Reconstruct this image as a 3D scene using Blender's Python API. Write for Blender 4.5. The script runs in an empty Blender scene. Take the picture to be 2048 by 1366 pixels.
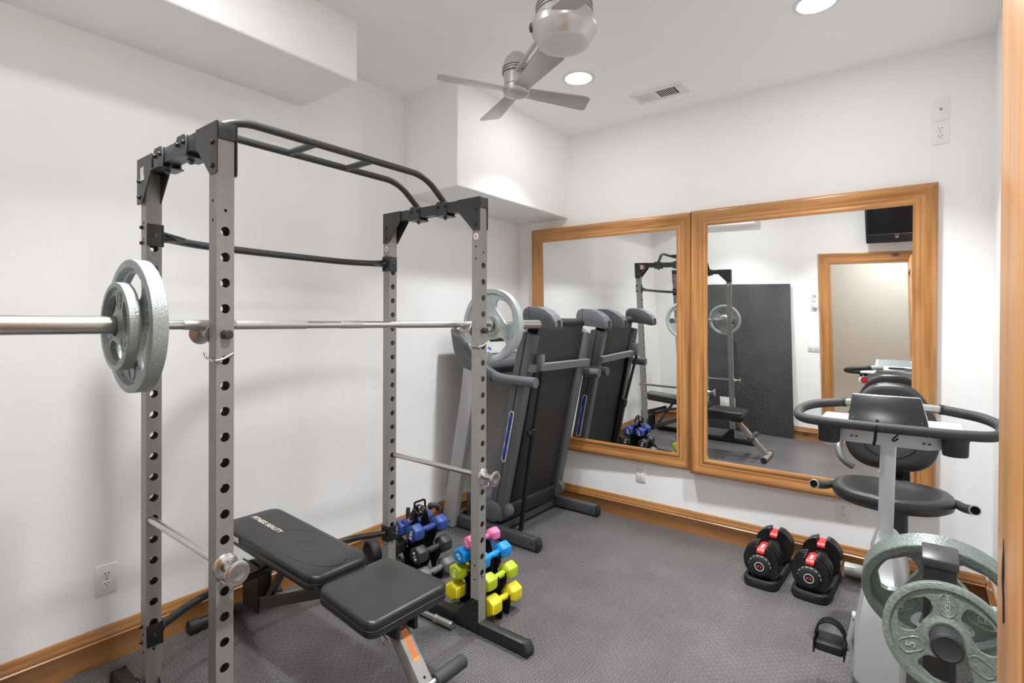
import bpy, bmesh, math, random
from mathutils import Vector as V, Matrix
sc = bpy.context.scene
COL = sc.collection
PI = math.pi
random.seed(7)

# ------------------------------------------------------------------ materials
MATS = {}
def nodes_of(m):
    m.use_nodes = True
    return m.node_tree.nodes, m.node_tree.links
def mat(name, col, rough=.5, metal=0., spec=.5, bump=None, noise=None, coat=0., emit=None):
    """plain principled material; noise=(scale, amount) mottles the colour, bump=(scale, strength, dist)"""
    m = bpy.data.materials.new(name); N, L = nodes_of(m)
    b = N['Principled BSDF']
    b.inputs['Base Color'].default_value = (*col, 1)
    b.inputs['Roughness'].default_value = rough
    b.inputs['Metallic'].default_value = metal
    b.inputs['Specular IOR Level'].default_value = spec
    b.inputs['Coat Weight'].default_value = coat
    if emit:
        b.inputs['Emission Color'].default_value = (*emit[0], 1)
        b.inputs['Emission Strength'].default_value = emit[1]
    if noise or bump:
        tc = N.new('ShaderNodeTexCoord')
    if noise:
        n = N.new('ShaderNodeTexNoise'); n.inputs['Scale'].default_value = noise[0]
        n.inputs['Detail'].default_value = 4
        L.new(tc.outputs['Object'], n.inputs['Vector'])
        r = N.new('ShaderNodeMapRange')
        r.inputs['From Min'].default_value = .3; r.inputs['From Max'].default_value = .7
        r.inputs['To Min'].default_value = 1 - noise[1]; r.inputs['To Max'].default_value = 1 + noise[1]
        L.new(n.outputs['Fac'], r.inputs['Value'])
        x = N.new('ShaderNodeMix'); x.data_type = 'RGBA'; x.blend_type = 'MULTIPLY'
        x.inputs[0].default_value = 1
        x.inputs[6].default_value = (*col, 1)
        L.new(r.outputs[0], x.inputs[7]); L.new(x.outputs[2], b.inputs['Base Color'])
    if bump:
        n = N.new('ShaderNodeTexNoise'); n.inputs['Scale'].default_value = bump[0]
        n.inputs['Detail'].default_value = 3
        L.new(tc.outputs['Object'], n.inputs['Vector'])
        bp = N.new('ShaderNodeBump'); bp.inputs['Strength'].default_value = bump[1]
        bp.inputs['Distance'].default_value = bump[2]
        L.new(n.outputs['Fac'], bp.inputs['Height']); L.new(bp.outputs[0], b.inputs['Normal'])
    MATS[name] = m
    return m

def wall_mat(name, col, amt=.35):
    """hand-trowelled plaster: mostly smooth with sparse ridges"""
    m = bpy.data.materials.new(name); N, L = nodes_of(m); b = N['Principled BSDF']
    b.inputs['Base Color'].default_value = (*col, 1); b.inputs['Roughness'].default_value = .75
    b.inputs['Specular IOR Level'].default_value = .25
    tc = N.new('ShaderNodeTexCoord')
    n1 = N.new('ShaderNodeTexNoise'); n1.inputs['Scale'].default_value = 9; n1.inputs['Detail'].default_value = 5; n1.inputs['Distortion'].default_value = 1.2
    n2 = N.new('ShaderNodeTexNoise'); n2.inputs['Scale'].default_value = 3; n2.inputs['Detail'].default_value = 2
    r1 = N.new('ShaderNodeMapRange'); r1.interpolation_type = 'SMOOTHSTEP'
    r1.inputs['From Min'].default_value = .52; r1.inputs['From Max'].default_value = .60
    ad = N.new('ShaderNodeMath'); ad.operation = 'ADD'
    for n in (n1, n2): L.new(tc.outputs['Object'], n.inputs['Vector'])
    L.new(n1.outputs['Fac'], r1.inputs['Value'])
    L.new(r1.outputs[0], ad.inputs[0]); L.new(n2.outputs['Fac'], ad.inputs[1])
    bp = N.new('ShaderNodeBump'); bp.inputs['Strength'].default_value = amt; bp.inputs['Distance'].default_value = .003
    L.new(ad.outputs[0], bp.inputs['Height']); L.new(bp.outputs[0], b.inputs['Normal'])
    MATS[name] = m
    return m

def wood_mat(name, axis, dark=1.):
    """knotty honey alder, grain along the given axis"""
    m = bpy.data.materials.new(name); N, L = nodes_of(m); b = N['Principled BSDF']
    b.inputs['Roughness'].default_value = .33; b.inputs['Coat Weight'].default_value = .25; b.inputs['Coat Roughness'].default_value = .15
    tc = N.new('ShaderNodeTexCoord'); mp = N.new('ShaderNodeMapping')
    s = [14., 14., 14.]; s[axis] = 1.1
    mp.inputs['Scale'].default_value = s
    L.new(tc.outputs['Object'], mp.inputs['Vector'])
    n = N.new('ShaderNodeTexNoise'); n.inputs['Scale'].default_value = 1.5; n.inputs['Detail'].default_value = 4; n.inputs['Distortion'].default_value = .9
    L.new(mp.outputs[0], n.inputs['Vector'])
    cr = N.new('ShaderNodeValToRGB'); e = cr.color_ramp.elements
    e[0].position = .30; e[0].color = (.40*dark, .165*dark, .042*dark, 1)
    e[1].position = .72; e[1].color = (.62*dark, .30*dark, .105*dark, 1)
    k = e.new(.48); k.color = (.52*dark, .235*dark, .072*dark, 1)
    L.new(n.outputs['Fac'], cr.inputs[0])
    mp2 = N.new('ShaderNodeMapping'); s2 = [5., 5., 5.]; s2[axis] = 2.2
    mp2.inputs['Scale'].default_value = s2; mp2.inputs['Location'].default_value = (.37, .11, .53)
    L.new(tc.outputs['Object'], mp2.inputs['Vector'])
    vo = N.new('ShaderNodeTexVoronoi'); vo.inputs['Scale'].default_value = 1.0
    L.new(mp2.outputs[0], vo.inputs['Vector'])
    r = N.new('ShaderNodeMapRange'); r.interpolation_type = 'SMOOTHSTEP'
    r.inputs['From Min'].default_value = .03; r.inputs['From Max'].default_value = .15
    r.inputs['To Min'].default_value = .22; r.inputs['To Max'].default_value = 1
    L.new(vo.outputs['Distance'], r.inputs['Value'])
    x = N.new('ShaderNodeMix'); x.data_type = 'RGBA'; x.blend_type = 'MULTIPLY'; x.inputs[0].default_value = 1
    L.new(cr.outputs[0], x.inputs[6]); L.new(r.outputs[0], x.inputs[7]); L.new(x.outputs[2], b.inputs['Base Color'])
    MATS[name] = m
    return m

def tread_mat(name, ax, col, pitch=.0235, hi=2.0):
    """rubber diamond-plate matting: lozenges in alternating directions, at 45 degrees to the walls"""
    m = bpy.data.materials.new(name); N, L = nodes_of(m); b = N['Principled BSDF']
    b.inputs['Roughness'].default_value = .36; b.inputs['Specular IOR Level'].default_value = .55
    def M(op, a, bb=None, c=None):
        n = N.new('ShaderNodeMath'); n.operation = op
        for i, v in enumerate((a, bb, c)):
            if v is None: continue
            if isinstance(v, (int, float)): n.inputs[i].default_value = v
            else: L.new(v, n.inputs[i])
        return n.outputs[0]
    tc = N.new('ShaderNodeTexCoord'); sp = N.new('ShaderNodeSeparateXYZ'); L.new(tc.outputs['Object'], sp.inputs[0])
    X, Y = sp.outputs[ax[0]], sp.outputs[ax[1]]
    q = 1 / (pitch * math.sqrt(2))
    u = M('MULTIPLY', M('ADD', X, Y), q); v = M('MULTIPLY', M('SUBTRACT', Y, X), q)
    par = M('ABSOLUTE', M('MODULO', M('ADD', M('FLOOR', u), M('FLOOR', v)), 2.))
    fu = M('ABSOLUTE', M('SUBTRACT', M('FRACT', u), .5)); fv = M('ABSOLUTE', M('SUBTRACT', M('FRACT', v), .5))
    d0 = M('ADD', M('MULTIPLY', fu, 1/.56), M('MULTIPLY', fv, 1/.20))
    d1 = M('ADD', M('MULTIPLY', fv, 1/.56), M('MULTIPLY', fu, 1/.20))
    d = M('ADD', M('MULTIPLY', d0, M('SUBTRACT', 1., par)), M('MULTIPLY', d1, par))
    h = M('MINIMUM', M('MAXIMUM', M('MULTIPLY', M('SUBTRACT', 1., d), 2.2), 0.), 1.)
    bp = N.new('ShaderNodeBump'); bp.inputs['Strength'].default_value = 1.; bp.inputs['Distance'].default_value = .008
    L.new(h, bp.inputs['Height']); L.new(bp.outputs[0], b.inputs['Normal'])
    n = N.new('ShaderNodeTexNoise'); n.inputs['Scale'].default_value = 3.5; n.inputs['Detail'].default_value = 6
    L.new(tc.outputs['Object'], n.inputs['Vector'])
    cr = N.new('ShaderNodeValToRGB'); e = cr.color_ramp.elements
    e[0].position = .3; e[0].color = tuple(c*.82 for c in col)+(1,); e[1].position = .7; e[1].color = tuple(c*1.2 for c in col)+(1,)
    L.new(n.outputs['Fac'], cr.inputs[0])
    x = N.new('ShaderNodeMix'); x.data_type = 'RGBA'; x.inputs[7].default_value = tuple(c*hi for c in col)+(1,)  # reflected glints of the raised lozenges put into a lighter colour
    L.new(M('MULTIPLY', h, .8), x.inputs[0]); L.new(cr.outputs[0], x.inputs[6]); L.new(x.outputs[2], b.inputs['Base Color'])
    MATS[name] = m
    return m

wall_mat('plaster', (.92, .918, .912), .13); wall_mat('ceiling_paint', (.95, .948, .943), .06)
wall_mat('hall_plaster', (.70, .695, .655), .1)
for i, a in enumerate('xyz'): wood_mat('wood_'+a, i, .86)
wood_mat('door_wood_z', 2, .95); wood_mat('door_wood_y', 1, .95)
for k_ in ('door_wood_z', 'door_wood_y'):
    b_ = MATS[k_].node_tree.nodes['Principled BSDF']; b_.inputs['Coat Weight'].default_value = .45; b_.inputs['Coat Roughness'].default_value = .25; b_.inputs['Roughness'].default_value = .4
wood_mat('base_wood_x', 0, .72); wood_mat('base_wood_y', 1, .72)
tread_mat('floor_rubber', (0, 1), (.096, .089, .090), .0235, 2.7)
tread_mat('mat_rubber', (0, 2), (.062, .062, .064), .032, 2.6)
mat('rack_grey', (.30, .29, .275), .38, .25, noise=(60, .05))
mat('rack_dark', (.046, .047, .048), .36, .2)
mat('black_paint', (.012, .012, .012), .42)
mat('matte_black', (.006, .006, .006), .8, spec=.2)
mat('rubber', (.014, .014, .0145), .62)
mat('foam', (.032, .032, .032), .65)
mat('bolt', (.10, .10, .10), .25, .9)
mat('chrome', (.62, .61, .59), .24, 1.)
mat('satin_chrome', (.50, .495, .48), .30, 1.)
mat('knurl', (.60, .59, .57), .38, 1., bump=(900, .3, .0006))
mat('hammertone', (.37, .41, .40), .36, .35, noise=(170, .16), bump=(210, .55, .0022))
mat('hammertone_light', (.47, .53, .525), .38, .25, noise=(120, .06), bump=(150, .25, .0015))
mat('hammertone_dark', (.175, .212, .192), .38, .3, noise=(150, .2), bump=(190, .6, .0022))
mat('vinyl', (.019, .019, .019), .36, spec=.5, bump=(350, .15, .0006))
mat('vinyl_side', (.011, .011, .0112), .30)
mat('bench_steel', (.075, .072, .068), .35, .2)
mat('bench_leg', (.26, .245, .23), .35, .25)
mat('gold_print', (.66, .64, .50), .5)
mat('white', (.72, .72, .71), .4)
mat('plate_white', (.86, .86, .85), .42)
mat('slot', (.02, .02, .02), .6)
mat('red', (.62, .045, .04), .38)
mat('bright_red', (.75, .05, .05), .35)
mat('orange', (.86, .25, .06), .5)
mat('tread_grey', (.105, .110, .120), .42)
mat('tread_frame', (.072, .075, .080), .38, .2)
mat('tread_bar', (.20, .205, .21), .4, .2)
mat('tread_light', (.40, .40, .40), .4)
mat('belt', (.021, .020, .019), .6, bump=(800, .25, .0006))
mat('blue_gel', (.02, .055, .35), .25)
mat('bike_silver', (.55, .565, .58), .35, .15)
mat('shroud_grey', (.40, .41, .42), .35, .2)
mat('bike_dark', (.085, .085, .09), .38)
mat('bike_plate', (.20, .20, .205), .35, .5)
mat('fan_metal', (.56, .555, .545), .36, .45)
mat('fan_dark', (.12, .12, .12), .35, .8)
mat('fan_glass', (.66, .68, .66), .35)
mat('mirror', (.90, .915, .91), .0, 1.)
mat('screen', (.010, .010, .012), .12)
mat('tv_plastic', (.022, .022, .024), .28)
mat('ribbed_grey', (.22, .235, .25), .45)
mat('lamp', (1, 1, 1), .5, emit=((.965, .985, 1.), 21.)); mat('lamp_rear', (1, 1, 1), .5, emit=((.965, .985, 1.), 34.))
mat('hall_fill_lamp', (1, 1, 1), .5, emit=((1., .985, .95), 16.))
mat('trim_white', (.8, .8, .79), .5)
NEO = dict(pink=(.80, .17, .36), blue=(.0, .22, .62), lime=(.40, .50, .012), yellow=(.66, .56, .008), navy=(.022, .055, .23), black=(.028, .028, .028), grey=(.115, .117, .120))
for k_, c_ in NEO.items(): mat('neo_'+k_, c_, .48, bump=(260, .12, .0008))

# ------------------------------------------------------------------ mesh builder (world coordinates)
def frame_of(d, up=None):
    d = V(d).normalized()
    a = V((0, 0, 1)) if abs(d.z) < .95 else V((1, 0, 0))
    if up is not None: a = V(up)
    x = a.cross(d).normalized(); y = d.cross(x)
    return x, y, d
class MB:
    def __init__(s, *mats):
        s.bm = bmesh.new(); s.mats = list(mats) or ['white']; s.mi = 0
    def use(s, name):
        if name not in s.mats: s.mats.append(name)
        s.mi = s.mats.index(name); return s
    def _f(s, vs, smooth=False):
        try: f = s.bm.faces.new(vs)
        except ValueError: return None
        f.material_index = s.mi; f.smooth = smooth; return f
    def box(s, lo, hi, bevel=0, M=None, seg=2):
        lo = V(lo); hi = V(hi)
        g = bmesh.ops.create_cube(s.bm, size=1)
        sz = hi - lo; c = (lo + hi) / 2
        for v in g['verts']: v.co = V((v.co.x*sz.x, v.co.y*sz.y, v.co.z*sz.z)) + c
        return s._fin(g['verts'], bevel, M, seg)
    def _fin(s, verts, bevel, M, seg=2):
        fs = {f for v in verts for f in v.link_faces}
        for f in fs: f.material_index = s.mi
        if bevel:
            es = {e for v in verts for e in v.link_edges}
            r = bmesh.ops.bevel(s.bm, geom=list(es), offset=bevel, segments=seg, profile=.5, affect='EDGES', clamp_overlap=True)
            for f in r['faces']: f.material_index = s.mi
            verts = list({v for f in list(r['faces']) + [f for f in fs if f.is_valid] for v in f.verts})
        if M is not None:
            for v in verts: v.co = M @ v.co
        return verts
    def obox(s, p0, p1, w, h, up=(0, 0, 1), bevel=0):
        """square bar from p0 to p1: w across, h along up"""
        p0 = V(p0); p1 = V(p1); d = (p1 - p0); ln = d.length; d.normalize()
        x = d.cross(V(up)).normalized(); z = x.cross(d)
        M = Matrix(((x.x, d.x, z.x, p0.x), (x.y, d.y, z.y, p0.y), (x.z, d.z, z.z, p0.z), (0, 0, 0, 1)))
        return s.box((-w/2, 0, -h/2), (w/2, ln, h/2), bevel, M)
    def tube(s, pts, r, seg=14, caps=True, closed=False, smooth=True):
        pts = [V(p) for p in pts]; n = len(pts)
        rs = r if isinstance(r, (list, tuple)) else [r]*n
        rings = []; x = None
        for i, p in enumerate(pts):
            a = pts[(i-1) % n] if (i > 0 or closed) else p
            b = pts[(i+1) % n] if (i < n-1 or closed) else p
            d = (b - a).normalized()
            if x is None: x, y, _ = frame_of(d)
            else:
                x = (x - d*x.dot(d)).normalized(); y = d.cross(x)
            rings.append([s.bm.verts.new(p + (x*math.cos(2*PI*k/seg) + y*math.sin(2*PI*k/seg))*rs[i]) for k in range(seg)])
        m = n if closed else n-1
        for i in range(m):
            A, B = rings[i], rings[(i+1) % n]
            for k in range(seg): s._f((A[k], A[(k+1) % seg], B[(k+1) % seg], B[k]), smooth)
        if caps and not closed:
            s._f(rings[0][::-1]); s._f(rings[-1])
        return s
    def cyl(s, p0, p1, r, seg=24, r1=None, caps=True):
        return s.tube([p0, p1], [r, r if r1 is None else r1], seg, caps)
    def lathe(s, o, d, prof, seg=32, up=None, smooth=True, phase=0.):
        """profile of (radius, height) pairs turned about the axis d through o"""
        x, y, d = frame_of(d, up); o = V(o); rings = []
        for r, h in prof:
            if r <= 1e-6: rings.append([s.bm.verts.new(o + d*h)])
            else: rings.append([s.bm.verts.new(o + d*h + (x*math.cos(2*PI*k/seg+phase) + y*math.sin(2*PI*k/seg+phase))*r) for k in range(seg)])
        for A, B in zip(rings, rings[1:]):
            for k in range(seg):
                j = (k+1) % seg
                if len(A) == 1 and len(B) == 1: continue
                if len(A) == 1: s._f((A[0], B[j], B[k]), smooth)
                elif len(B) == 1: s._f((A[k], A[j], B[0]), smooth)
                else: s._f((A[k], A[j], B[j], B[k]), smooth)
        if len(rings[0]) > 1: s._f(rings[0][::-1])
        if len(rings[-1]) > 1: s._f(rings[-1])
        return s
    def prism(s, poly, o, ux, uy, n, t, bevel=0):
        """polygon in the plane (ux, uy) through o, extruded by t along n"""
        o = V(o); ux = V(ux); uy = V(uy); n = V(n)
        A = [s.bm.verts.new(o + ux*a + uy*b) for a, b in poly]
        B = [s.bm.verts.new(o + ux*a + uy*b + n*t) for a, b in poly]
        s._f(A); s._f(B[::-1])
        for i in range(len(poly)):
            j = (i+1) % len(poly); s._f((A[j], A[i], B[i], B[j]))
        if bevel: s._fin(A + B, bevel, None)
        return s
    def quad(s, a, b, c, d): s._f([s.bm.verts.new(V(p)) for p in (a, b, c, d)]); return s
    def build(s, name, parent=None, smooth=None):
        bm = s.bm
        bmesh.ops.recalc_face_normals(bm, faces=bm.faces)
        if parent is not None:
            off = WORLD[parent.name]
            for v in bm.verts: v.co -= off
        me = bpy.data.meshes.new(name); bm.to_mesh(me); bm.free()
        for k in s.mats: me.materials.append(MATS[k])
        if smooth is not None:
            for p in me.polygons: p.use_smooth = True
            me.set_sharp_from_angle(angle=math.radians(smooth))
        else: me.set_sharp_from_angle(angle=math.radians(42))
        o = bpy.data.objects.new(name, me); COL.objects.link(o)
        if parent is not None:
            o.parent = parent; WORLD[o.name] = WORLD[parent.name]
        else: WORLD[o.name] = V((0, 0, 0))
        return o
WORLD = {}
def tag(o, label, cat, group=None):
    o['label'] = label; o['category'] = cat
    if group: o['group'] = group
    return o
def thing(name, label, cat, loc, group=None):
    o = bpy.data.objects.new(name, None); COL.objects.link(o); o.location = loc
    o.empty_display_size = .05; WORLD[o.name] = V(loc)
    return tag(o, label, cat, group)
def struct(o):
    o['kind'] = 'structure'; return o
def text_part(name, body, size, o, ux, uy, material, parent, depth=.0006, bold=0., shear=0.):
    """lettering as real geometry: built from the bundled font, then turned into a mesh"""
    cu = bpy.data.curves.new(name, 'FONT'); cu.body = body; cu.size = size; cu.extrude = depth; cu.offset = bold; cu.shear = shear
    cu.align_x = 'CENTER'; cu.align_y = 'CENTER'
    t = bpy.data.objects.new(name, cu); COL.objects.link(t)
    dg = bpy.context.evaluated_depsgraph_get(); dg.update()
    me = bpy.data.meshes.new_from_object(t.evaluated_get(dg)); bpy.data.objects.remove(t); bpy.data.curves.remove(cu)
    ux = V(ux).normalized(); uy = V(uy); uy = (uy - ux*uy.dot(ux)).normalized(); n = ux.cross(uy); o = V(o)
    off = WORLD[parent.name]
    for v in me.vertices: v.co = o + ux*v.co.x + uy*v.co.y + n*v.co.z - off
    me.materials.clear(); me.materials.append(MATS[material])
    ob = bpy.data.objects.new(name, me); COL.objects.link(ob); ob.parent = parent; WORLD[ob.name] = WORLD[parent.name]
    return ob
def copy_tree(o, parent=None):
    c = o.copy(); COL.objects.link(c)
    if parent is not None: c.parent = parent; c.matrix_parent_inverse = Matrix()
    for ch in list(o.children): copy_tree(ch, c)
    return c
def arc(c, r, a0, a1, n, ux, uy):
    c = V(c); ux = V(ux); uy = V(uy)
    return [c + ux*(r*math.cos(a0+(a1-a0)*i/n)) + uy*(r*math.sin(a0+(a1-a0)*i/n)) for i in range(n+1)]
def fillet(pts, r, n=6):
    """round the inner corners of a polyline"""
    pts = [V(p) for p in pts]; out = [pts[0]]
    for a, b, c in zip(pts, pts[1:], pts[2:]):
        u = (a-b); w = (c-b); ru = min(r, u.length*.48, w.length*.48)
        p, q = b + u.normalized()*ru, b + w.normalized()*ru
        for i in range(n+1):
            t = i/n; out.append(p*(1-t)**2 + b*2*t*(1-t) + q*t*t)
    out.append(pts[-1]); return out
def bolt(mb, p, n, r=.0075, h=.008):
    n = V(n); k = mb.mats[mb.mi]; mb.use('bolt')
    mb.lathe(V(p) - n*.001, n, [(r*1.25, 0), (r*1.25, h*.25), (r, h*.3), (r*.95, h*.85), (r*.5, h), (0, h)], 10)
    mb.use(k)

XW, YW, ZC = 2.824, 3.40, 2.739     # right wall, mirror wall, ceiling
YR = -.06                            # wall with the doorway

# ------------------------------------------------------------------ room shell
def slab(name, material, *boxes):
    m = MB(material)
    for lo, hi in boxes: m.box(lo, hi)
    return struct(m.build(name))
slab('floor', 'floor_rubber', ((-.12, YR-.12, -.1), (XW+.12, YW+.12, 0)))
slab('ceiling', 'ceiling_paint', ((-.12, YR-.12, ZC), (XW+.12, YW+.12, ZC+.1)))
slab('wall_left', 'plaster', ((-.12, YR-.12, 0), (0, YW+.12, ZC)))
slab('wall_mirror', 'plaster', ((0, YW, 0), (XW, YW+.12, ZC)))
slab('wall_right', 'plaster', ((XW, YR-.12, 0), (XW+.12, YW+.12, ZC)))
DX0, DX1, DZ = 1.93, 2.664, 1.985
slab('wall_rear', 'plaster', ((0, YR-.12, 0), (DX0-.02, YR, ZC)), ((DX1+.02, YR-.12, 0), (XW, YR, ZC)), ((DX0-.02, YR-.12, DZ+.02), (DX1+.02, YR, ZC)))
def soft_box(name, lo, hi):
    m = MB('plaster'); m.box(lo, hi, .012, seg=3); return struct(m.build(name))
soft_box('ceiling_soffit', (-.03, YR+.12, 2.462), (.467, 1.512, ZC+.03))
soft_box('ceiling_soffit_corner', (-.03, 2.195, 2.127), (.452, YW+.03, ZC+.03))
soft_box('ceiling_soffit_rear', (-.03, YR-.03, 2.462), (1.2, YR+.13, ZC+.03))
# hallway behind the doorway
slab('wall_hall', 'hall_plaster', ((1.0, -1.62, 0), (4.2, -1.5, 2.44)), ((.9, -1.62, 0), (1.0, YR-.12, 2.44)), ((4.2, -1.62, 0), (4.3, YR-.12, 2.44)), ((XW+.12, YR-.121, 0), (4.3, YR-.02, 2.44)))
slab('floor_hall', 'base_wood_x', ((.9, -1.62, -.1), (4.3, YR-.12, -.004)))
slab('ceiling_hall', 'ceiling_paint', ((.9, -1.62, 2.44), (4.3, YR-.12, 2.54)))
m = MB('base_wood_x'); m.box((1.0, -1.5, 0), (4.2, -1.48, .14)); struct(m.build('baseboard_hall'))

BB = [(0, 0), (.017, 0), (.017, .088), (.0195, .091), (.0195, .094), (.0155, .098), (.0165, .106), (.0135, .114), (.010, .119), (.0105, .126), (.0075, .132), (.0065, .138), (.003, .142), (0, .142)]
def baseboard(name, o, along, out, ln, material):
    m = MB(material)
    m.prism(BB, o, out, (0, 0, 1), along, ln)
    return struct(m.build(name))
baseboard('baseboard_left', (0, YR, 0), (0, 1, 0), (1, 0, 0), YW-YR, 'base_wood_y')
baseboard('baseboard_mirror', (.0195, YW, 0), (1, 0, 0), (0, -1, 0), XW-.04, 'base_wood_x')
baseboard('baseboard_right', (XW, YR, 0), (0, 1, 0), (-1, 0, 0), YW-YR, 'base_wood_y')
baseboard('baseboard_rear', (.0195, YR, 0), (1, 0, 0), (0, 1, 0), DX0-.13, 'base_wood_x')

# door casing and jamb
CAS = [(0, 0), (0, .020), (.006, .024), (.018, .024), (.030, .016), (.040, .0145), (.072, .013), (.078, .017), (.084, .0165), (.092, .011), (.108, .009), (.110, 0)]
m = MB('wood_z')
rings = []
for w, h in CAS:                               # w from the outer edge inwards
    x0, x1, zt = DX0-.11+w, DX1+.11-w, DZ+.11-w
    rings.append([m.bm.verts.new((x, YR+h, z)) for x, z in ((x0, 0), (x0, zt), (x1, zt), (x1, 0))])
for A, B in zip(rings, rings[1:]):
    for k in range(3):
        m.use('wood_x' if k == 1 else 'wood_z'); m._f((A[k], A[k+1], B[k+1], B[k]))
m.use('wood_z')
m.box((DX0-.02, YR-.12, 0), (DX0, YR, DZ+.02)); m.box((DX1, YR-.12, 0), (DX1+.02, YR, DZ+.02))
m.use('wood_x'); m.box((DX0, YR-.12, DZ), (DX1, YR, DZ+.02))
struct(m.build('trim_1'))

# door leaf swung open into the room beside the camera
dr = bpy.data.objects.new('door_1', None); COL.objects.link(dr); dr['kind'] = 'structure'; WORLD['door_1'] = V((0, 0, 0))
DF, D0, D1 = 2.614, -.045, .752               # face towards the room, hinge edge, leading edge
m = MB('door_wood_z')
m.box((DF, D1-.165, .008), (DF+.04, D1, 1.975), .002); m.box((DF, D0, .008), (DF+.04, D0+.115, 1.975), .002)
m.use('door_wood_y')
for z0, z1 in ((.008, .24), (.86, 1.0), (1.86, 1.975)): m.box((DF, D0+.115, z0), (DF+.04, D1-.165, z1), .002)
m.build('door_frame', dr)
for z0, z1 in ((.24, .86), (1.0, 1.86)):
    m = MB('door_wood_z'); m.box((DF+.013, D0+.116, z0+.001), (DF+.027, D1-.166, z1-.001))
    m.box((DF+.006, D0+.17, z0+.055), (DF+.034, D1-.22, z1-.055), .006); m.build('door_panel', dr)
m = MB('satin_chrome')
m.lathe((DF, D1-.060, .972), (-1, 0, 0), [(.030, 0), (.030, .005), (.027, .010), (.016, .0125), (.012, .0125), (.010, .010), (0, .010)], 32)
m.build('lock_rosette', dr)
m = MB('matte_black')
m.prism([(.690, 1.066), (.700, 1.060), (.704, 1.085), (.712, 1.10), (.709, 1.118), (.704, 1.128), (.702, 1.142), (.697, 1.130), (.694, 1.112), (.697, 1.098), (.691, 1.085)], (DF+.0002, 0, 0), (0, 1, 0), (0, 0, 1), (-1, 0, 0), .0007); m.build('bark_knot', dr)
m = MB('satin_chrome'); m.box((DF+.008, D1-.0005, .91), (DF+.032, D1+.001, 1.0)); m.build('latch_plate', dr)

# ------------------------------------------------------------------ wall mirrors (hung very slightly out of true, glass a little bowed)
FR = [(0, .004), (0, .044), (.004, .052), (.012, .058), (.024, .060), (.036, .056), (.048, .049), (.056, .0465), (.062, .049), (.066, .0485), (.070, .045), (.078, .045), (.084, .050), (.089, .050), (.094, .046), (.1005, .045), (.1005, .034)]
def wall_mirror(label, x0, x1, z0, z1, a, b, k):
    xc, zc = (x0+x1)/2, (z0+z1)/2
    t = thing('wall_mirror', label, 'mirror', (xc, YW, z0), 'framed mirrors on the far wall')
    dsp = lambda x, z: a*(x-xc) + b*(z-zc)
    m = MB('wood_x', 'wood_z'); rings = []
    for w, h in FR:
        cs = ((x0+w, z0+w), (x1-w, z0+w), (x1-w, z1-w), (x0+w, z1-w))
        rings.append([m.bm.verts.new((x, min(YW-.0005, YW-h+(dsp(x, z) if h > .004 else 0)), z)) for x, z in cs])
    for A, B in zip(rings, rings[1:]):
        for i in range(4):
            m.mi = 0 if i % 2 == 0 else 1; m._f((A[i], A[(i+1) % 4], B[(i+1) % 4], B[i]), False)
    m.build('frame', t)
    m = MB('mirror'); n = 20; g = []
    for i in range(n+1):
        row = []
        for j in range(n+1):
            x = x0+.098+(x1-x0-.196)*i/n; z = z0+.098+(z1-z0-.196)*j/n
            row.append(m.bm.verts.new((x, 3.362+dsp(x, z)+k*(x-xc)*(z-zc), z)))
        g.append(row)
    for i in range(n):
        for j in range(n): m._f((g[i][j], g[i+1][j], g[i+1][j+1], g[i][j+1]), True)
    o = m.build('mirror_glass', t, smooth=80)
wall_mirror('large mirror in honey wood frame hung behind the folded treadmill', .172, 1.3965, .400, 2.055, .0298, -.0205, .0159)
wall_mirror('large mirror in honey wood frame hung behind the exercise bike', 1.3975, 2.616, .396, 2.056, .0219, -.0049, .0084)

# ------------------------------------------------------------------ outlets, switches and other wall plates
def outlet(label, p, n, group='electrical outlets', plug=False):
    """duplex receptacle on a bevelled plate, p on the wall, n out of the wall"""
    n = V(n); u = V((0, 0, 1)).cross(n); t = thing('electrical_outlet', label, 'outlet', p, group); p = V(p)
    M = Matrix(((u.x, 0, n.x, p.x), (u.y, 0, n.y, p.y), (u.z, 1, n.z, p.z), (0, 0, 0, 1)))
    m = MB('plate_white'); m.box((-.0355, -.0575, -.001), (.0355, .0575, .0055), .0035, M); m.build('cover_plate', t)
    for dz in (.0195, -.0195):
        m = MB('plate_white')
        m.prism([(.0165*math.cos(a)*1.02, max(-.0125, min(.0125, .0165*math.sin(a)))) for a in [2*PI*i/28 for i in range(28)]], p+n*.0054+V((0, 0, dz)), u, (0, 0, 1), n, .0022)
        m.use('slot')
        for dx in (-.0062, .0062): m.box((dx-.0012, dz+.000, .007), (dx+.0012, dz+.0075, .0079), 0, M)
        m.lathe(p+n*.007+V((0, 0, dz-.006)), n, [(.0024, 0), (.0024, .0009)], 10)
        m.build('receptacle', t)
    m = MB('satin_chrome'); m.lathe(p+n*.005, n, [(.003, 0), (.0028, .0012), (0, .0014)], 10); m.build('screw', t)
    if plug:
        m = MB('matte_black'); m.box((-.011, .008, .0076), (.011, .030, .033), .004, M)
        pts = fillet([p+n*.03+V((0, 0, .019)), p+n*.05+V((0, .01, .012)), p+n*.045+V((0, .03, -.15)), p+n*.030+V((0, .05, -.255)), p+n*.04+V((0, .14, -.297))], .04)
        m.tube(pts, .0035, 8); m.build('power_plug', t)
    return t
outlet('white duplex outlet on the left wall beside the power rack', (0, .674, .326), (1, 0, 0))
outlet('white duplex outlet on the left wall behind the treadmill leg', (0, 2.60, .325), (1, 0, 0))
outlet('white duplex outlet under the mirror behind the treadmill', (1.043, YW, .321), (0, -1, 0))
outlet('white duplex outlet under the mirror behind the exercise bike seat', (2.222, YW, .324), (0, -1, 0))
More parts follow.
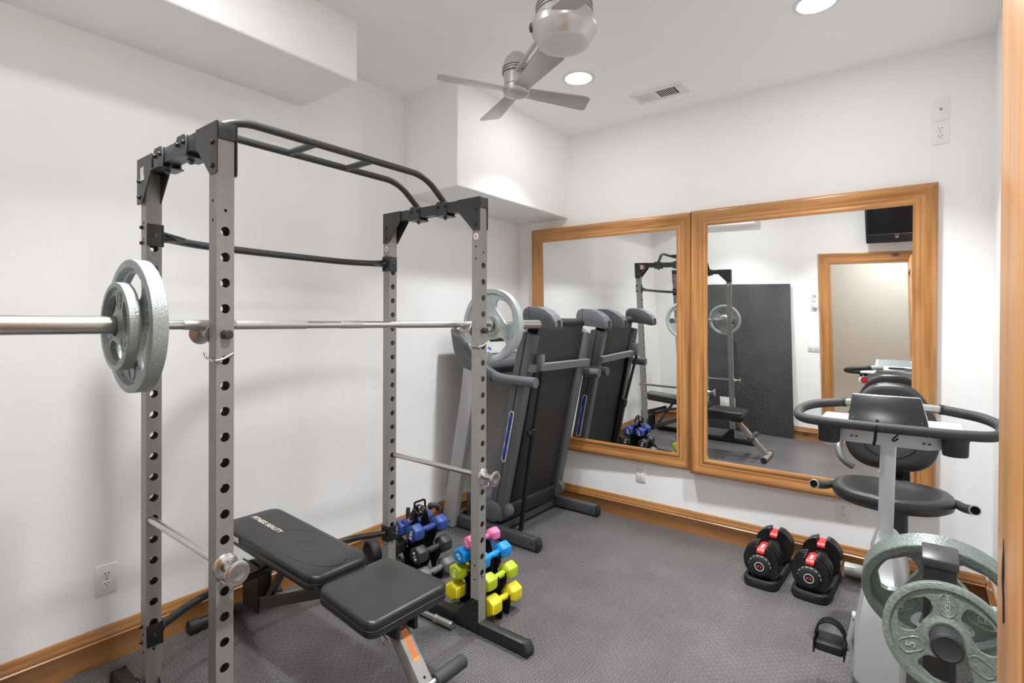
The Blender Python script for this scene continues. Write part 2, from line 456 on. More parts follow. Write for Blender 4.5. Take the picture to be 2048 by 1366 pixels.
outlet('white duplex outlet high on the wall above the mirror corner, under the cable plate', (2.622, YW, 2.305), (0, -1, 0))
t = thing('cable_plate', 'white wall plate with a coaxial jack high above the mirror', 'wall plate', (2.623, YW, 2.423))
m = MB('plate_white'); m.box((2.5875, YW-.0055, 2.3655), (2.6585, YW+.001, 2.4805), .0035); m.build('cover_plate', t)
m = MB('satin_chrome'); m.lathe((2.623, YW-.005, 2.423), (0, -1, 0), [(.0065, 0), (.0065, .003), (.0048, .003), (.0048, .010), (.002, .010), (.002, .006)], 14); m.build('coax_jack', t)
t = thing('light_switch', 'white double rocker light switch beside the doorway, seen in the mirror', 'light switch', (1.752, YR, 1.06))
m = MB('plate_white'); m.box((1.694, YR-.001, 1.002), (1.810, YR+.006, 1.118), .004); m.build('cover_plate', t)
for x in (1.724, 1.780):
    m = MB('plate_white'); m.box((x-.0165, YR+.004, 1.027), (x+.0165, YR+.0095, 1.093), .002); m.build('rocker', t)
t = thing('thermostat', 'small white controller in a wall holder beside the doorway, seen in the mirror', 'thermostat', (1.775, YR, 1.57))
m = MB('white'); m.box((1.752, YR-.001, 1.495), (1.798, YR+.016, 1.645), .004); m.box((1.750, YR, 1.49), (1.80, YR+.024, 1.545), .004); m.build('body', t)
for zz in (1.632, 1.620, 1.608):
    for x in (1.760, 1.777):
        m = MB('slot'); m.box((x, YR+.0155, zz), (x+.012, YR+.0168, zz+.006)); m.build('button', t)
m = MB('slot'); m.box((1.764, YR+.0155, 1.565), (1.786, YR+.0168, 1.569)); m.build('button', t)

# ------------------------------------------------------------------ things against the doorway wall, seen in the mirror
mt = MB('mat_rubber'); mt.box((.60, -.012, 0), (1.538, 0, 1.765), .006)
ob = mt.build('exercise_mat'); ob.rotation_euler = (.022, 0, 0); ob.location = (0, .008, 0)
tag(ob, 'black diamond-plate rubber mat leaning against the doorway wall, seen in the mirror', 'exercise mat')
t = thing('access_plate', 'white square wall plate in front of the leaning rubber mat, low down', 'wall plate', (.83, .012, .23))
m = MB('white'); m.box((.742, .006, .230), (.918, .014, .395), .002); m.build('cover_plate', t)
m = MB('plate_white'); m.box((.80, .013, .262), (.862, .018, .363), .003); m.build('rocker', t)
t = thing('television', 'black flat television tilted down above the doorway, seen in the mirror', 'television', (2.56, YR, 2.36))
M = Matrix.Translation((2.585, YR+.17, 2.372)) @ Matrix.Rotation(math.radians(4), 4, 'Z') @ Matrix.Rotation(math.radians(-14), 4, 'X')
m = MB('tv_plastic'); m.box((-.32, -.028, -.20), (.32, .022, .20), .008, M); m.build('cabinet', t)
m = MB('screen'); m.box((-.30, .021, -.105), (.30, .0235, .182), 0, M); m.build('screen', t)
m = MB('satin_chrome'); m.box((-.30, .0215, -.113), (.30, .024, -.110), 0, M); m.build('trim_strip', t)
m = MB('satin_chrome'); m.lathe(M @ V((-.055, .0215, -.142)), M.to_3x3() @ V((0, 1, 0)), [(.016, 0), (.016, .003), (.0115, .003), (.0115, .0012), (0, .0012)], 20)
m.box((-.085, .0215, -.118), (-.03, .0245, -.1145), 0, M); m.build('power_button', t)
m = MB('black_paint'); m.box((2.53, YR-.001, 2.30), (2.64, YR+.02, 2.46)); m.obox((2.585, YR+.02, 2.38), (2.585, YR+.15, 2.375), .05, .05); m.build('wall_bracket', t)

# ------------------------------------------------------------------ ceiling fittings
SPREAD = 98
def downlight(label, x, y, power, lens='lamp'):
    t = thing('recessed_light', label, 'ceiling light', (x, y, ZC), 'recessed ceiling lights')
    m = MB('trim_white'); m.lathe((x, y, ZC+.002), (0, 0, -1), [(.072, -.001), (.072, .004), (.080, .006), (.092, .004), (.094, 0)], 48); m.build('trim_ring', t)
    m = MB(lens); m.lathe((x, y, ZC-.0025), (0, 0, -1), [(.073, -.001), (.073, .0005), (0, .0008)], 40); m.build('lens', t)
    L = bpy.data.lights.new('downlight_lamp', 'AREA'); L.shape = 'DISK'; L.size = .14; L.spread = math.radians(SPREAD); L.energy = power; L.color = (.955, .985, 1)
    lo = bpy.data.objects.new('downlight_lamp', L); COL.objects.link(lo); lo.parent = t; lo.location = (0, 0, -.006)
downlight('round recessed ceiling light beyond the small fan head', 1.0, 2.612, 4.2)
downlight('round recessed ceiling light cut by the top of the photo, right of the fan', 2.182, 2.62, 5.3)
downlight('added recessed ceiling light, out of view, over the near side of the power rack', 1.0, .66, 3.2, 'lamp_rear')  # out of view, a guessed fixture added to light rack and left wall
downlight('added recessed ceiling light, out of view, just inside the doorway', 2.182, .66, 5.0, 'lamp_rear')  # second guessed fixture, also unseen and added for its light
t = thing('air_vent', 'white rectangular slotted air register in the ceiling above the mirror', 'air vent', (1.285, 3.07, ZC))
m = MB('trim_white')
m.box((1.125, 2.995, ZC-.004), (1.445, 3.035, ZC+.001), .0015); m.box((1.125, 3.135, ZC-.004), (1.445, 3.17, ZC+.001), .0015)
m.box((1.125, 3.03, ZC-.004), (1.15, 3.14, ZC+.001), .0015); m.box((1.395, 3.03, ZC-.004), (1.445, 3.14, ZC+.001), .0015); m.box((1.262, 3.03, ZC-.004), (1.277, 3.14, ZC+.001), .0015)
m.build('frame', t)
m = MB('slot'); m.box((1.15, 3.03, ZC-.0008), (1.395, 3.14, ZC+.001)); m.build('duct_opening', t)
for i in range(9):
    for x0 in (1.156, 1.281):
        m = MB('trim_white'); a = -.55 if x0 < 1.2 else .5
        m.box((-.0042, -.054, -.0006), (.0042, .054, .0006), 0, Matrix.Translation((x0+.0125*i, 3.085, ZC-.003)) @ Matrix.Rotation(a, 4, 'Y')); m.build('louver', t)

# twin-headed ceiling fan
FC = V((1.538, 1.602, 2.37)); HA = V((1.125, 1.868, 2.37)); HB = FC*2 - HA
t = thing('ceiling_fan', 'brushed nickel twin ceiling fan with two four-bladed heads around a drum light', 'ceiling fan', (FC.x, FC.y, ZC))
m = MB('fan_metal'); m.lathe((FC.x, FC.y, ZC), (0, 0, -1), [(.0, 0), (.075, 0), (.075, .012), (.06, .03), (.03, .042), (.013, .045)], 40); m.cyl((FC.x, FC.y, ZC-.04), (FC.x, FC.y, 2.52), .0125, 20); m.build('downrod', t)
m = MB('fan_metal')
m.lathe((FC.x, FC.y, 2.345), (0, 0, 1), [(.088, -.006), (.0925, 0), (.1165, .037), (.1175, .040), (.1175, .064), (.116, .067), (.100, .069), (.100, .120), (.098, .15), (.085, .178), (.055, .198), (.02, .206)], 56)
m.use('fan_dark')
for h in (.100, .112, .124): m.lathe((FC.x, FC.y, 2.345+h), (0, 0, 1), [(.0985, -.0018), (.1012, -.0018), (.1012, .0018), (.0985, .0018)], 56)
m.build('motor_housing', t, smooth=24)
m = MB('fan_glass'); m.lathe((FC.x, FC.y, 2.345), (0, 0, 1), [(.090, -.0055), (.088, -.008), (.074, -.012), (.045, -.0165), (0, -.019)], 48); m.build('light_glass', t)
m = MB('fan_dark'); e = V((-.72, -.69, 0)); m.lathe(V((FC.x, FC.y, 2.392)) + e*.115, e, [(.016, 0), (.016, .006), (.011, .008), (.007, .010), (0, .011)], 20); m.build('switch_dial', t)
for H in (HA, HB):
    d = (H - FC).normalized(); sd = V((-d.y, d.x, 0))
    for sgn in (-1, 1):
        m = MB('fan_metal'); m.cyl(FC + d*.09 + sd*.017*sgn + V((0, 0, .092)), H - d*.045 + sd*.017*sgn + V((0, 0, .072)), .0095, 16); m.build('arm', t)
    m = MB('fan_metal')
    m.lathe((H.x, H.y, 2.37), (0, 0, 1), [(0, -.022), (.012, -.022), (.013, -.0195), (.038, -.017), (.055, -.010), (.059, -.002), (.059, .021)], 40)
    m.build('blade_hub', t)
    m = MB('fan_metal'); m.lathe((H.x, H.y, 2.37), (0, 0, 1), [(.050, .020), (.056, .026), (.056, .075), (.062, .080), (.063, .098), (.058, .125), (.047, .150), (.030, .168), (.012, .177), (0, .178)], 40)
    m.use('fan_dark'); m.lathe((H.x, H.y, 2.37), (0, 0, 1), [(.052, .0205), (.0565, .0205), (.0565, .024), (.052, .024)], 40)
    for h in (.080, .091, .102): m.lathe((H.x, H.y, 2.37+h), (0, 0, 1), [(.06, -.0014), (.0642, -.0014), (.0642, .0014), (.06, .0014)], 40)
    m.build('motor_pod', t)
    for q in range(4):
        a = math.radians(60 + 90*q + (0 if H is HA else 8)); bd = V((math.cos(a), math.sin(a), 0)); bs = V((-bd.y, bd.x, 0))
        poly = [(.045, -.034), (.31, -.053), (.340, -.052), (.350, -.044), (.367, .036), (.362, .048), (.35, .051), (.045, .034)]
        tl = math.radians(-11)
        m = MB('fan_metal'); m.prism(poly, V((H.x, H.y, 2.372)), bd, bs*math.cos(tl) + V((0, 0, math.sin(tl))), (bs*-math.sin(tl) + V((0, 0, math.cos(tl)))), .005, .0012); m.build('blade', t)
# added hall fill light, itself unseen, brightens the room through the doorway
m = MB('hall_fill_lamp'); m.lathe((2.6, -.9, 2.438), (0, 0, -1), [(.14, -.001), (.14, .03), (.11, .055), (0, .07)], 32)
tag(m.build('hall_fill_lamp'), 'unseen warm ceiling lamp added in the hallway as fill light through the doorway', 'ceiling light')

# ------------------------------------------------------------------ power rack
RK = thing('power_rack', 'tall grey steel power rack with black gussets standing by the left wall', 'power rack', (.75, 1.2, 0))
PW = .046
POST = dict(FL=(1.006, .638), FR=(1.006, 1.710), BL=(.465, .647), BR=(.417, 1.7025))
HOLES = [1.594 - .07*i for i in range(20)]
def holed_face(m, x, y0, y1, z0, z1, zs, r, inward, n=20):
    """a face at constant x with real round holes and a short lip"""
    yc = (y0+y1)/2; h = .034; prev = z1
    def q(a, b): m._f([m.bm.verts.new(p) for p in ((x, y0, a), (x, y1, a), (x, y1, b), (x, y0, b))])
    for z in zs:
        if prev - (z+h) > 1e-4: q(z+h, prev)
        C = []; R = []; L2 = []
        for k in range(n):
            a = 2*PI*(k+.5)/n; c, s = math.cos(a), math.sin(a)
            C.append(m.bm.verts.new((x, yc+r*c, z+r*s))); L2.append(m.bm.verts.new((x+inward*.0035, yc+r*c, z+r*s)))
            f = min((y1-y0)/2/max(abs(c), 1e-6), h/max(abs(s), 1e-6)); R.append(m.bm.verts.new((x, yc+f*c, z+f*s)))
        cor = [m.bm.verts.new((x, yc+sy*(y1-y0)/2, z+sz*h)) for sy, sz in ((1, 1), (-1, 1), (-1, -1), (1, -1))]
        for k in range(n):
            j = (k+1) % n; m._f((C[k], C[j], R[j], R[k])); m._f((C[k], C[j], L2[j], L2[k]), True)
            ka, ja = R[k].co, R[j].co
            if abs(ka.y-ja.y) > 1e-5 and abs(ka.z-ja.z) > 1e-5:
                cc = min(cor, key=lambda v: (v.co-(ka+ja)/2).length); m._f((R[k], R[j], cc))
        prev = z-h
    if prev - z0 > 1e-4: q(z0, prev)
posts = {}
for k, (x0, y0) in POST.items():
    x1, y1, z0, z1 = x0+PW, y0+PW, .053, 1.842
    m = MB('rack_grey')
    holed_face(m, x1, y0, y1, z0, z1, HOLES, .0128, -1); holed_face(m, x0, y0, y1, z0, z1, HOLES, .0128, 1)
    for y in (y0, y1): m.quad((x0, y, z0), (x1, y, z0), (x1, y, z1), (x0, y, z1))
    m.quad((x0, y0, z1), (x1, y0, z1), (x1, y1, z1), (x0, y1, z1))
    m.use('matte_black')
    for ps, zz in (((1, 0, 0), (1.651,)), ((0, -1, 0), (1.677, 1.624, .295, .235)), ((1, 0, 0), (.245,))):
        for z in zz:
            p = V(((x1 if ps[0] else (x0+x1)/2), (y0 if ps[1] else (y0+y1)/2), z)); m.lathe(p - V(ps)*.0006, ps, [(.0042, 0), (.0042, .001)], 12)
    posts[k] = m.build('upright', RK)
def sticker(post, p, n, r, red):
    m = MB('plate_white'); m.lathe(V(p)-V(n)*.0004, n, [(r, 0), (r, .0009)], 24)
    m.use('red' if red else 'slot')
    n = V(n); u = V((0, 0, 1)).cross(n); o = V(p)+n*.0006
    m.prism([(-.55*r, -.25*r), (0, .62*r), (.55*r, -.25*r), (.2*r, -.1*r), (.2*r, -.3*r), (-.2*r, -.3*r), (-.2*r, -.1*r)], o, u, (0, 0, 1), n, .0004)
    m.use('slot'); m.prism([(-.4*r, -.62*r), (.4*r, -.62*r), (.4*r, -.45*r), (-.4*r, -.45*r)], o, u, (0, 0, 1), n, .0004)
    off = WORLD[RK.name]
    for v in m.bm.verts: v.co -= off
    me = bpy.data.meshes.new('sticker'); bmesh.ops.recalc_face_normals(m.bm, faces=m.bm.faces); m.bm.to_mesh(me); m.bm.free()
    for q in m.mats: me.materials.append(MATS[q])
    o = bpy.data.objects.new('sticker', me); COL.objects.link(o); o.parent = post; return o
sticker(posts['FR'], (1.029, 1.71, 1.720), (0, -1, 0), .0135, True); sticker(posts['BR'], (.440, 1.7025, 1.712), (0, -1, 0), .0125, False)
sticker(posts['FL'], (1.029, .684, 1.720), (0, 1, 0), .0135, False); sticker(posts['FR'], (1.029, 1.756, 1.720), (0, 1, 0), .0135, False)
for side, yb, xr in (('L', .640, .465), ('R', 1.7065, .417)):
    m = MB('rack_dark'); m.box((xr, yb, 1.8425), (1.0535, yb+.046, 1.888), .002); m.build('top_crossbeam', RK)
    m = MB('rack_dark'); m.box((1.0535, yb+.0005, 1.843), (1.0575, yb+.0455, 1.8875), .003); m.build('end_cap', RK)
    m = MB('rack_dark')
    for yy, n in ((yb-.0005, -1), (yb+.0465+.0005, 1)):
        m.prism([(1.056, 1.8885), (.925, 1.8885), (.925, 1.840), (1.012, 1.752), (1.020, 1.748), (1.051, 1.748), (1.056, 1.753)], (0, yy, 0), (1, 0, 0), (0, 0, 1), (0, n, 0), .004)
        for z in (1.835, 1.772): bolt(m, (1.030, yy+n*.004, z), (0, n, 0))
    m.build('corner_gusset', RK)
    m = MB('rack_dark')
    for yy, n in ((yb-.0005, -1), (yb+.0465+.0005, 1)):
        m.prism([(xr-.003, 1.8885), (xr+.125, 1.8885), (xr+.125, 1.840), (xr+.043, 1.742), (xr+.035, 1.738), (xr+.001, 1.738), (xr-.003, 1.742)], (0, yy, 0), (1, 0, 0), (0, 0, 1), (0, n, 0), .004)
        for z in (1.815, 1.762): bolt(m, (xr+.018, yy+n*.004, z), (0, n, 0))
    g = m.build('corner_gusset', RK)
    if side == 'L':     # emblem decal, as seen on the outer plate and, in the mirror, on the plate facing the mirror
        m = MB('plate_white'); m.prism([(.492, 1.812), (.494, 1.856), (.523, 1.858), (.521, 1.838), (.528, 1.815)], (0, yb-.0046, 0), (1, 0, 0), (0, 0, 1), (0, -1, 0), .0006)
        m.build('emblem_decal', RK)
    else:
        yy = yb+.0511
        m = MB('plate_white')
        m.prism([(.468, 1.827), (.500, 1.827), (.496, 1.838), (.503, 1.850), (.494, 1.866), (.468, 1.866), (.476, 1.848)], (0, yy, 0), (1, 0, 0), (0, 0, 1), (0, 1, 0), .0006)
        m.use('red'); m.prism([(.498, 1.827), (.522, 1.827), (.512, 1.850), (.520, 1.866), (.499, 1.866), (.508, 1.849)], (0, yy, 0), (1, 0, 0), (0, 0, 1), (0, 1, 0), .0006)
        m.use('rack_dark'); m.prism([(.480, 1.832), (.490, 1.832), (.486, 1.840), (.492, 1.850), (.488, 1.860), (.481, 1.860), (.484, 1.848)], (0, yy+.0006, 0), (1, 0, 0), (0, 0, 1), (0, 1, 0), .0004)
        m.build('emblem_decal', RK)
    # foot
    yf = .638 if side == 'L' else 1.710
    m = MB('black_paint'); m.box((.20, yf+.001, .001), (1.285, yf+.045, .053), .003); m.build('base_foot', RK)
    for xa, sg in ((.20, -1), (1.285, 1)):
        m = MB('rubber'); m.prism([(0, -.0005), (0, .0555), (sg*.012, .0555), (sg*.030, .025), (sg*.026, -.0005)], (xa, yf-.001, .0005), (1, 0, 0), (0, 0, 1), (0, 1, 0), .048, .003); m.build('end_cap', RK)
    for xp in (1.006, xr):
        m = MB('black_paint')
        for yy, n in ((yf-.0005, -1), (yf+.0465, 1)):
            s = 1 if xp > .9 else -1
            A = xp+PW/2+s*PW/2; B = xp+PW/2-s*(PW/2+.085)
            m.prism([(A, .150), (A-s*.038, .153), (B, .060), (B, .020), (A, .020)], (0, yy, 0), (1, 0, 0), (0, 0, 1), (0, n, 0), .004)
            for z in (.140, .085): bolt(m, (xp+PW/2, yy+n*.004, z), (0, n, 0), .006)
        m.build('foot_gusset', RK)
    # pull-up bar brackets
    for xb in (.645, .823):
        m = MB('rack_dark')
        for yy, n in ((yb-.001, -1), (yb+.047, 1)):
            m.prism([(xb-.034, 1.834), (xb+.034, 1.834), (xb+.034, 1.886), (xb+.026, 1.896), (xb-.026, 1.896), (xb-.034, 1.886)], (0, yy, 0), (1, 0, 0), (0, 0, 1), (0, n, 0), .004)
            for dx in (-.021, .021): bolt(m, (xb+dx, yy+n*.004, 1.872), (0, n, 0), .0068, .010)
        m.box((xb-.034, yb-.012, 1.830), (xb+.034, yb+.058, 1.834)); m.box((xb-.026, yb-.001, 1.8885), (xb+.026, yb+.047, 1.894))
        bolt(m, (xb, yb+.023, 1.830), (0, 0, -1), .008, .014); m.build('bar_bracket', RK)
m = MB('rack_dark')
for xb in (.645, .823):
    m.tube(fillet([(xb, .663, 1.889), (xb, .785, 1.990), (xb, 1.605, 1.990), (xb, 1.7295, 1.889)], .075, 8), .0135, 16)
m.build('pull_up_bar', RK)
for y in (1.075, 1.325):
    m = MB('rack_dark'); m.cyl((.655, y, 1.990), (.813, y, 1.990), .0125, 16); m.build('pull_up_rung', RK)
# rear crossbars bowed towards the wall
for zc, zl in ((1.637, 'high'), (.292, 'low')):
    m = MB('rack_dark' if zl == 'high' else 'black_paint')
    m.tube(fillet([(.492, .694, zc), (.470, .705, zc), (.375, .86, zc), (.345, 1.2, zc), (.350, 1.54, zc), (.428, 1.690, zc), (.440, 1.702, zc)], .13, 7), .0145, 16)
    m.build('rear_crossbar', RK)
    for key in ('BL', 'BR'):
        x0, y0 = POST[key]; s = 1 if key == 'BL' else -1
        m = MB('rack_dark' if zl == 'high' else 'black_paint'); yy = y0+PW if s > 0 else y0
        m.box((x0+PW+.0005, y0+.002, zc-.037), (x0+PW+.0045, y0+PW-.001, zc+.037), .003)
        m.box((x0-.003, yy+(.0005 if s > 0 else -.0045), zc-.037), (x0+PW+.004, yy+(.0045 if s > 0 else -.0005), zc+.037))
        m.box((x0-.0045, y0+.002, zc-.037), (x0-.0005, y0+PW-.001, zc+.037))
        bolt(m, (x0+PW+.0045, y0+PW/2, zc), (1, 0, 0), .007)
        for dz in (-.026, .026):
            bolt(m, (x0+.010, yy+s*.0045, zc+dz), (0, s, 0), .006, .010); bolt(m, (x0+.012, y0 if s > 0 else y0+PW, zc+dz), (0, -s, 0), .006, .010)
        for dz, hz in (((.013, .02), (-.013, -.02)) if zl == 'high' else ()):
            m.prism([(0, hz), (s*.085, dz*.6), (s*.085, dz*.1), (0, dz)], (x0+.012 + .0, yy+s*.004, zc), (-.25 if s > 0 else -.25, 1, 0), (0, 0, 1), (1, 0, 0), .012)
        m.build('crossbar_bracket', RK)
# chrome safety bars and bar hooks
for y in (.661, 1.733):
    m = MB('chrome'); xr = .45 if y < 1 else .40
    m.cyl((xr, y, .684), (1.125, y, .684), .0115, 20)
    m.lathe((1.0535, y, .684), (1, 0, 0), [(.033, 0), (.0335, .003), (.031, .006), (.016, .010), (.0135, .018), (.013, .050), (.0145, .058), (.030, .064), (.0325, .067), (.0325, .072), (.026, .075), (.018, .0735), (0, .0735)], 32)
    m.build('safety_bar', RK)
    m = MB('chrome'); m.tube(fillet([(1.062, y+.026, .650), (1.072, y+.016, .640), (1.070, y-.010, .642), (1.062, y-.018, .652)], .01), .0028, 8); m.build('safety_clip', RK)
for y, s in ((.661, -1), (1.733, -1)):
    m = MB('satin_chrome')
    m.cyl((.90, y, 1.314), (1.0520, y, 1.314), .0110, 20)
    m.lathe((.893, y, 1.314), (1, 0, 0), [(0, 0), (.030, 0), (.0315, .003), (.030, .006), (.016, .009), (.0112, .012)], 28)
    m.lathe((1.0045, y, 1.314), (-1, 0, 0), [(.0112, 0), (.030, .001), (.0315, .004), (.030, .007), (.016, .011), (.0112, .018)], 28)
    m.use('rack_dark'); m.lathe((1.0520, y, 1.314), (1, 0, 0), [(.0115, 0), (.0125, .001), (.0125, .020), (.010, .0225), (0, .0225)], 20)
    m.build('bar_hook', RK)
    m = MB('chrome'); m.tube(fillet([(.996, y-.030, 1.264), (1.002, y-.029, 1.250), (1.058, y-.0285, 1.243), (1.0575, y-.010, 1.247), (1.0575, y+.018, 1.262)], .012), .0036, 10); m.build('hook_clip', RK)

# ------------------------------------------------------------------ barbell and weight plates
XB, ZB = .935, 1.3392
bb = thing('barbell', 'chrome barbell resting on the hooks of the power rack', 'barbell', (XB, 1.207, ZB))
m = MB('chrome'); A = lambda a, b, r: m.cyl((XB, a, ZB), (XB, b, ZB), r, 24)
A(.512, 1.902, .0128); m.build('shaft', bb)
for a, b in ((.60, .68), (.74, .97), (1.10, 1.19), (1.36, 1.66), (1.74, 1.82)):
    m = MB('knurl'); m.cyl((XB, a, ZB), (XB, b, ZB), .0139, 24); m.build('knurled_grip', bb)
m = MB('satin_chrome'); A(.097, .5095, .0225); m.build('sleeve', bb)
m = MB('satin_chrome'); A(1.9035, 2.316, .0225); m.build('sleeve', bb)
for a, b in ((.509, .522), (1.891, 1.904)):
    m = MB('satin_chrome'); m.lathe((XB, a, ZB), (0, 1, 0), [(.013, -.0), (.034, 0), (.036, .003), (.036, b-a-.003), (.034, b-a), (.013, b-a)], 32); m.build('collar', bb)

def plate_mesh(m, R, T, web=.42, win=True, hub=.26, hole=.0258, sec0=0.):
    """cast weight plate about the local Y axis: rim, sunken web with three grip windows, hub"""
    K = 32; N = 3*K; w0, w1 = .40, .80
    rows = [(hole, .44), (hole+.004, .5), (hub*R, .5), (hub*R+.012, web*.5), (w0*R, web*.5)]
    rows += [((w0+(w1-w0)*i/7)*R, web*.5) for i in range(1, 8)]
    rows += [(.855*R, web*.5), (.885*R, .5), (.985*R, .5), (R, .46)]
    i0, i1 = 4, 11
    def ang(row, k):
        s, j = divmod(k, K)
        if i0 <= row <= i1:
            t = abs(2*(row-i0)/(i1-i0)-1); wd = math.radians(12 + 25*math.sqrt(max(0, 1-t**3.2)))
        else: wd = math.radians(26)
        c = math.radians(60)
        if j <= 8: a = (c-wd)*j/8
        elif j <= 24: a = c-wd+2*wd*(j-8)/16
        else: a = c+wd+(math.radians(120)-c-wd)*(j-24)/8
        return sec0 + s*math.radians(120)+a
    g = {}
    for sd in (-1, 1):
        for r, (rad, h) in enumerate(rows):
            for k in range(N):
                a = ang(r, k); g[sd, r, k] = m.bm.verts.new((rad*math.cos(a), sd*h*T, rad*math.sin(a)))
    isw = lambda r, k: win and i0 <= r < i1 and 8 <= k % K < 24
    for sd in (-1, 1):
        for r in range(len(rows)-1):
            for k in range(N):
                if isw(r, k): continue
                j = (k+1) % N; m._f((g[sd, r, k], g[sd, r, j], g[sd, r+1, j], g[sd, r+1, k]), True)
    for k in range(N):
        j = (k+1) % N
        for r in (0, len(rows)-1): m._f((g[-1, r, k], g[-1, r, j], g[1, r, j], g[1, r, k]), True)
        if win:
            for r in range(i0, i1):
                if isw(r, k) and not isw(r, (k-1) % N): m._f((g[-1, r, k], g[-1, r+1, k], g[1, r+1, k], g[1, r, k]), True)
                if isw(r, k) and not isw(r, (k+1) % N): m._f((g[-1, r, j], g[-1, r+1, j], g[1, r+1, j], g[1, r, j]), True)
            if isw(i0, k):
                m._f((g[-1, i0, k], g[-1, i0, j], g[1, i0, j], g[1, i0, k]), True); m._f((g[-1, i1, k], g[-1, i1, j], g[1, i1, j], g[1, i1, k]), True)
def pad_ring(m, c, a, L_, W_, y, sd):
    """raised stadium outline for the lettering pads"""
    pts = []
    for i in range(28):
        t = 2*PI*i/28; pz = -W_*math.cos(t); px = W_*math.sin(t) + (L_ if math.sin(t) >= 0 else -L_)
        pts.append(V((c[0]+px*math.cos(a)-pz*math.sin(a), y*sd, c[1]+px*math.sin(a)+pz*math.cos(a))))
    m.tube(pts, .0015, 6, closed=True)
def weight_plate(label, loc, R, T, material, rot=0., tilt=0., yaw=0., texts=(), web=.42, spin=0., dz=0.):
    t = thing('weight_plate', label, 'weight plate', (0, 0, 0), 'cast weight plates')
    m = MB(material); plate_mesh(m, R, T, web, sec0=spin); 
    for c in (1, 2, 3):
        a = spin + math.radians(120*c); pad_ring(m, (.60*R*math.cos(a), .60*R*math.sin(a)), a+(0 if c != 1 else 0), .080*R, .125*R, web*.5*T+.0004, -1); pad_ring(m, (.60*R*math.cos(a), .60*R*math.sin(a)), a, .080*R, .125*R, web*.5*T+.0004, 1)
    m.build('casting', t, smooth=38)
    for sd in (-1, 1):
        for body, sz, c, rr in texts:
            a = spin + math.radians(120*c); o = V((.60*R*math.cos(a), sd*(web*.5*T+.0005), .60*R*math.sin(a)))
            ux = V((-sd*math.cos(rr), 0, math.sin(rr))) if sd > 0 else V((math.cos(rr), 0, math.sin(rr)))
            uy = V((sd*math.sin(rr), 0, math.cos(rr))) if sd > 0 else V((-math.sin(rr), 0, math.cos(rr)))
            text_part('raised_lettering', body, sz, o, ux, uy, {'hammertone': 'hammertone_light', 'hammertone_dark': 'hammertone'}.get(material, material), t, .0012, .0003)  # letters lightened: highlights on their worn edges put into the colour
    t.location = loc; t.rotation_euler = (tilt, 0, yaw)
    return t
TXT = lambda n, R: (('WEIDER', .105*R, 3, -PI/2), (n, .20*R, 1, PI/2), ('LB', .16*R, 2, 0))
gap = .0031
weight_plate('large grey cast plate on the near end of the barbell, behind a smaller plate', (XB, .4885, ZB-gap), .172, .036, 'hammertone', texts=TXT('25', .172), spin=.5, web=.36)
weight_plate('small grey cast plate on the near end of the barbell', (XB, .4555, ZB-gap), .112, .027, 'hammertone', texts=TXT('10', .112), spin=1.35)
weight_plate('large pale grey cast plate on the far end of the barbell beside the treadmill', (XB, 1.9365, ZB-gap), .172, .036, 'hammertone_light', texts=TXT('25', .172), spin=-.35, web=.36)

# ------------------------------------------------------------------ plate tree beside the door
wt = thing('plate_tree', 'black steel weight plate tree between the open door and the exercise bike', 'weight rack', (2.587, 1.55, 0))
m = MB('black_paint'); m.box((2.557, 1.522, .05), (2.617, 1.578, .812), .003); m.build('post', wt)
m = MB('rack_dark'); m.prism([(-.032, .803), (-.032, .823), (.032, .838), (.032, .818)], (2.554, 1.55, 0), (0, 1, 0), (0, 0, 1), (1, 0, 0), .066, .003); m.build('post_cap', wt)
for y in (1.30, 1.80):
    m = MB('black_paint'); m.box((2.42, y-.022, .001), (2.76, y+.022, .045), .004); m.build('base_foot', wt)
m = MB('black_paint'); m.box((2.565, 1.325, .002), (2.609, 1.775, .05), .003); m.build('base_rail', wt)
def peg(p0, p1, cap):
    m = MB('black_paint'); m.cyl(p0, p1, .0222, 24); d = (V(p1)-V(p0)).normalized()
    m.use('rubber')
    m.lathe(V(p1)-d*cap, d, [(.0223, -.0), (.0252, .001), (.0252, cap-.006), (.024, cap-.002), (.020, cap+.001), (.0185, cap), (0, cap+.0015)], 32); m.build('peg', wt)
ft = V((0, -math.cos(.2), math.sin(.2))); fp = V((2.591, 1.314, .751))
peg(fp - ft*.214, fp + ft*.090, .074)
bt = V((0, math.cos(.35), math.sin(.35))); bp_ = V((2.588, 1.705, .676))
peg(bp_ - bt*.129, bp_ + bt*.09, .05)
weight_plate('small grey-green cast plate with a black peg through it, nearest the door', tuple(fp - ft.cross(V((1, 0, 0)))*0.0032), .1, .024, 'hammertone_dark', tilt=-.2, texts=(('WEIDER', .0112, 3, -PI/2), ('5', .022, 1, PI/2)), spin=math.radians(88), web=.5)
weight_plate('large dark green-grey cast plate hanging on the far side of the plate tree', tuple(bp_ + V((0, .0, -.0032))), .160, .050, 'hammertone_dark', tilt=.35, texts=TXT('25', .15), spin=math.radians(95), web=.3)

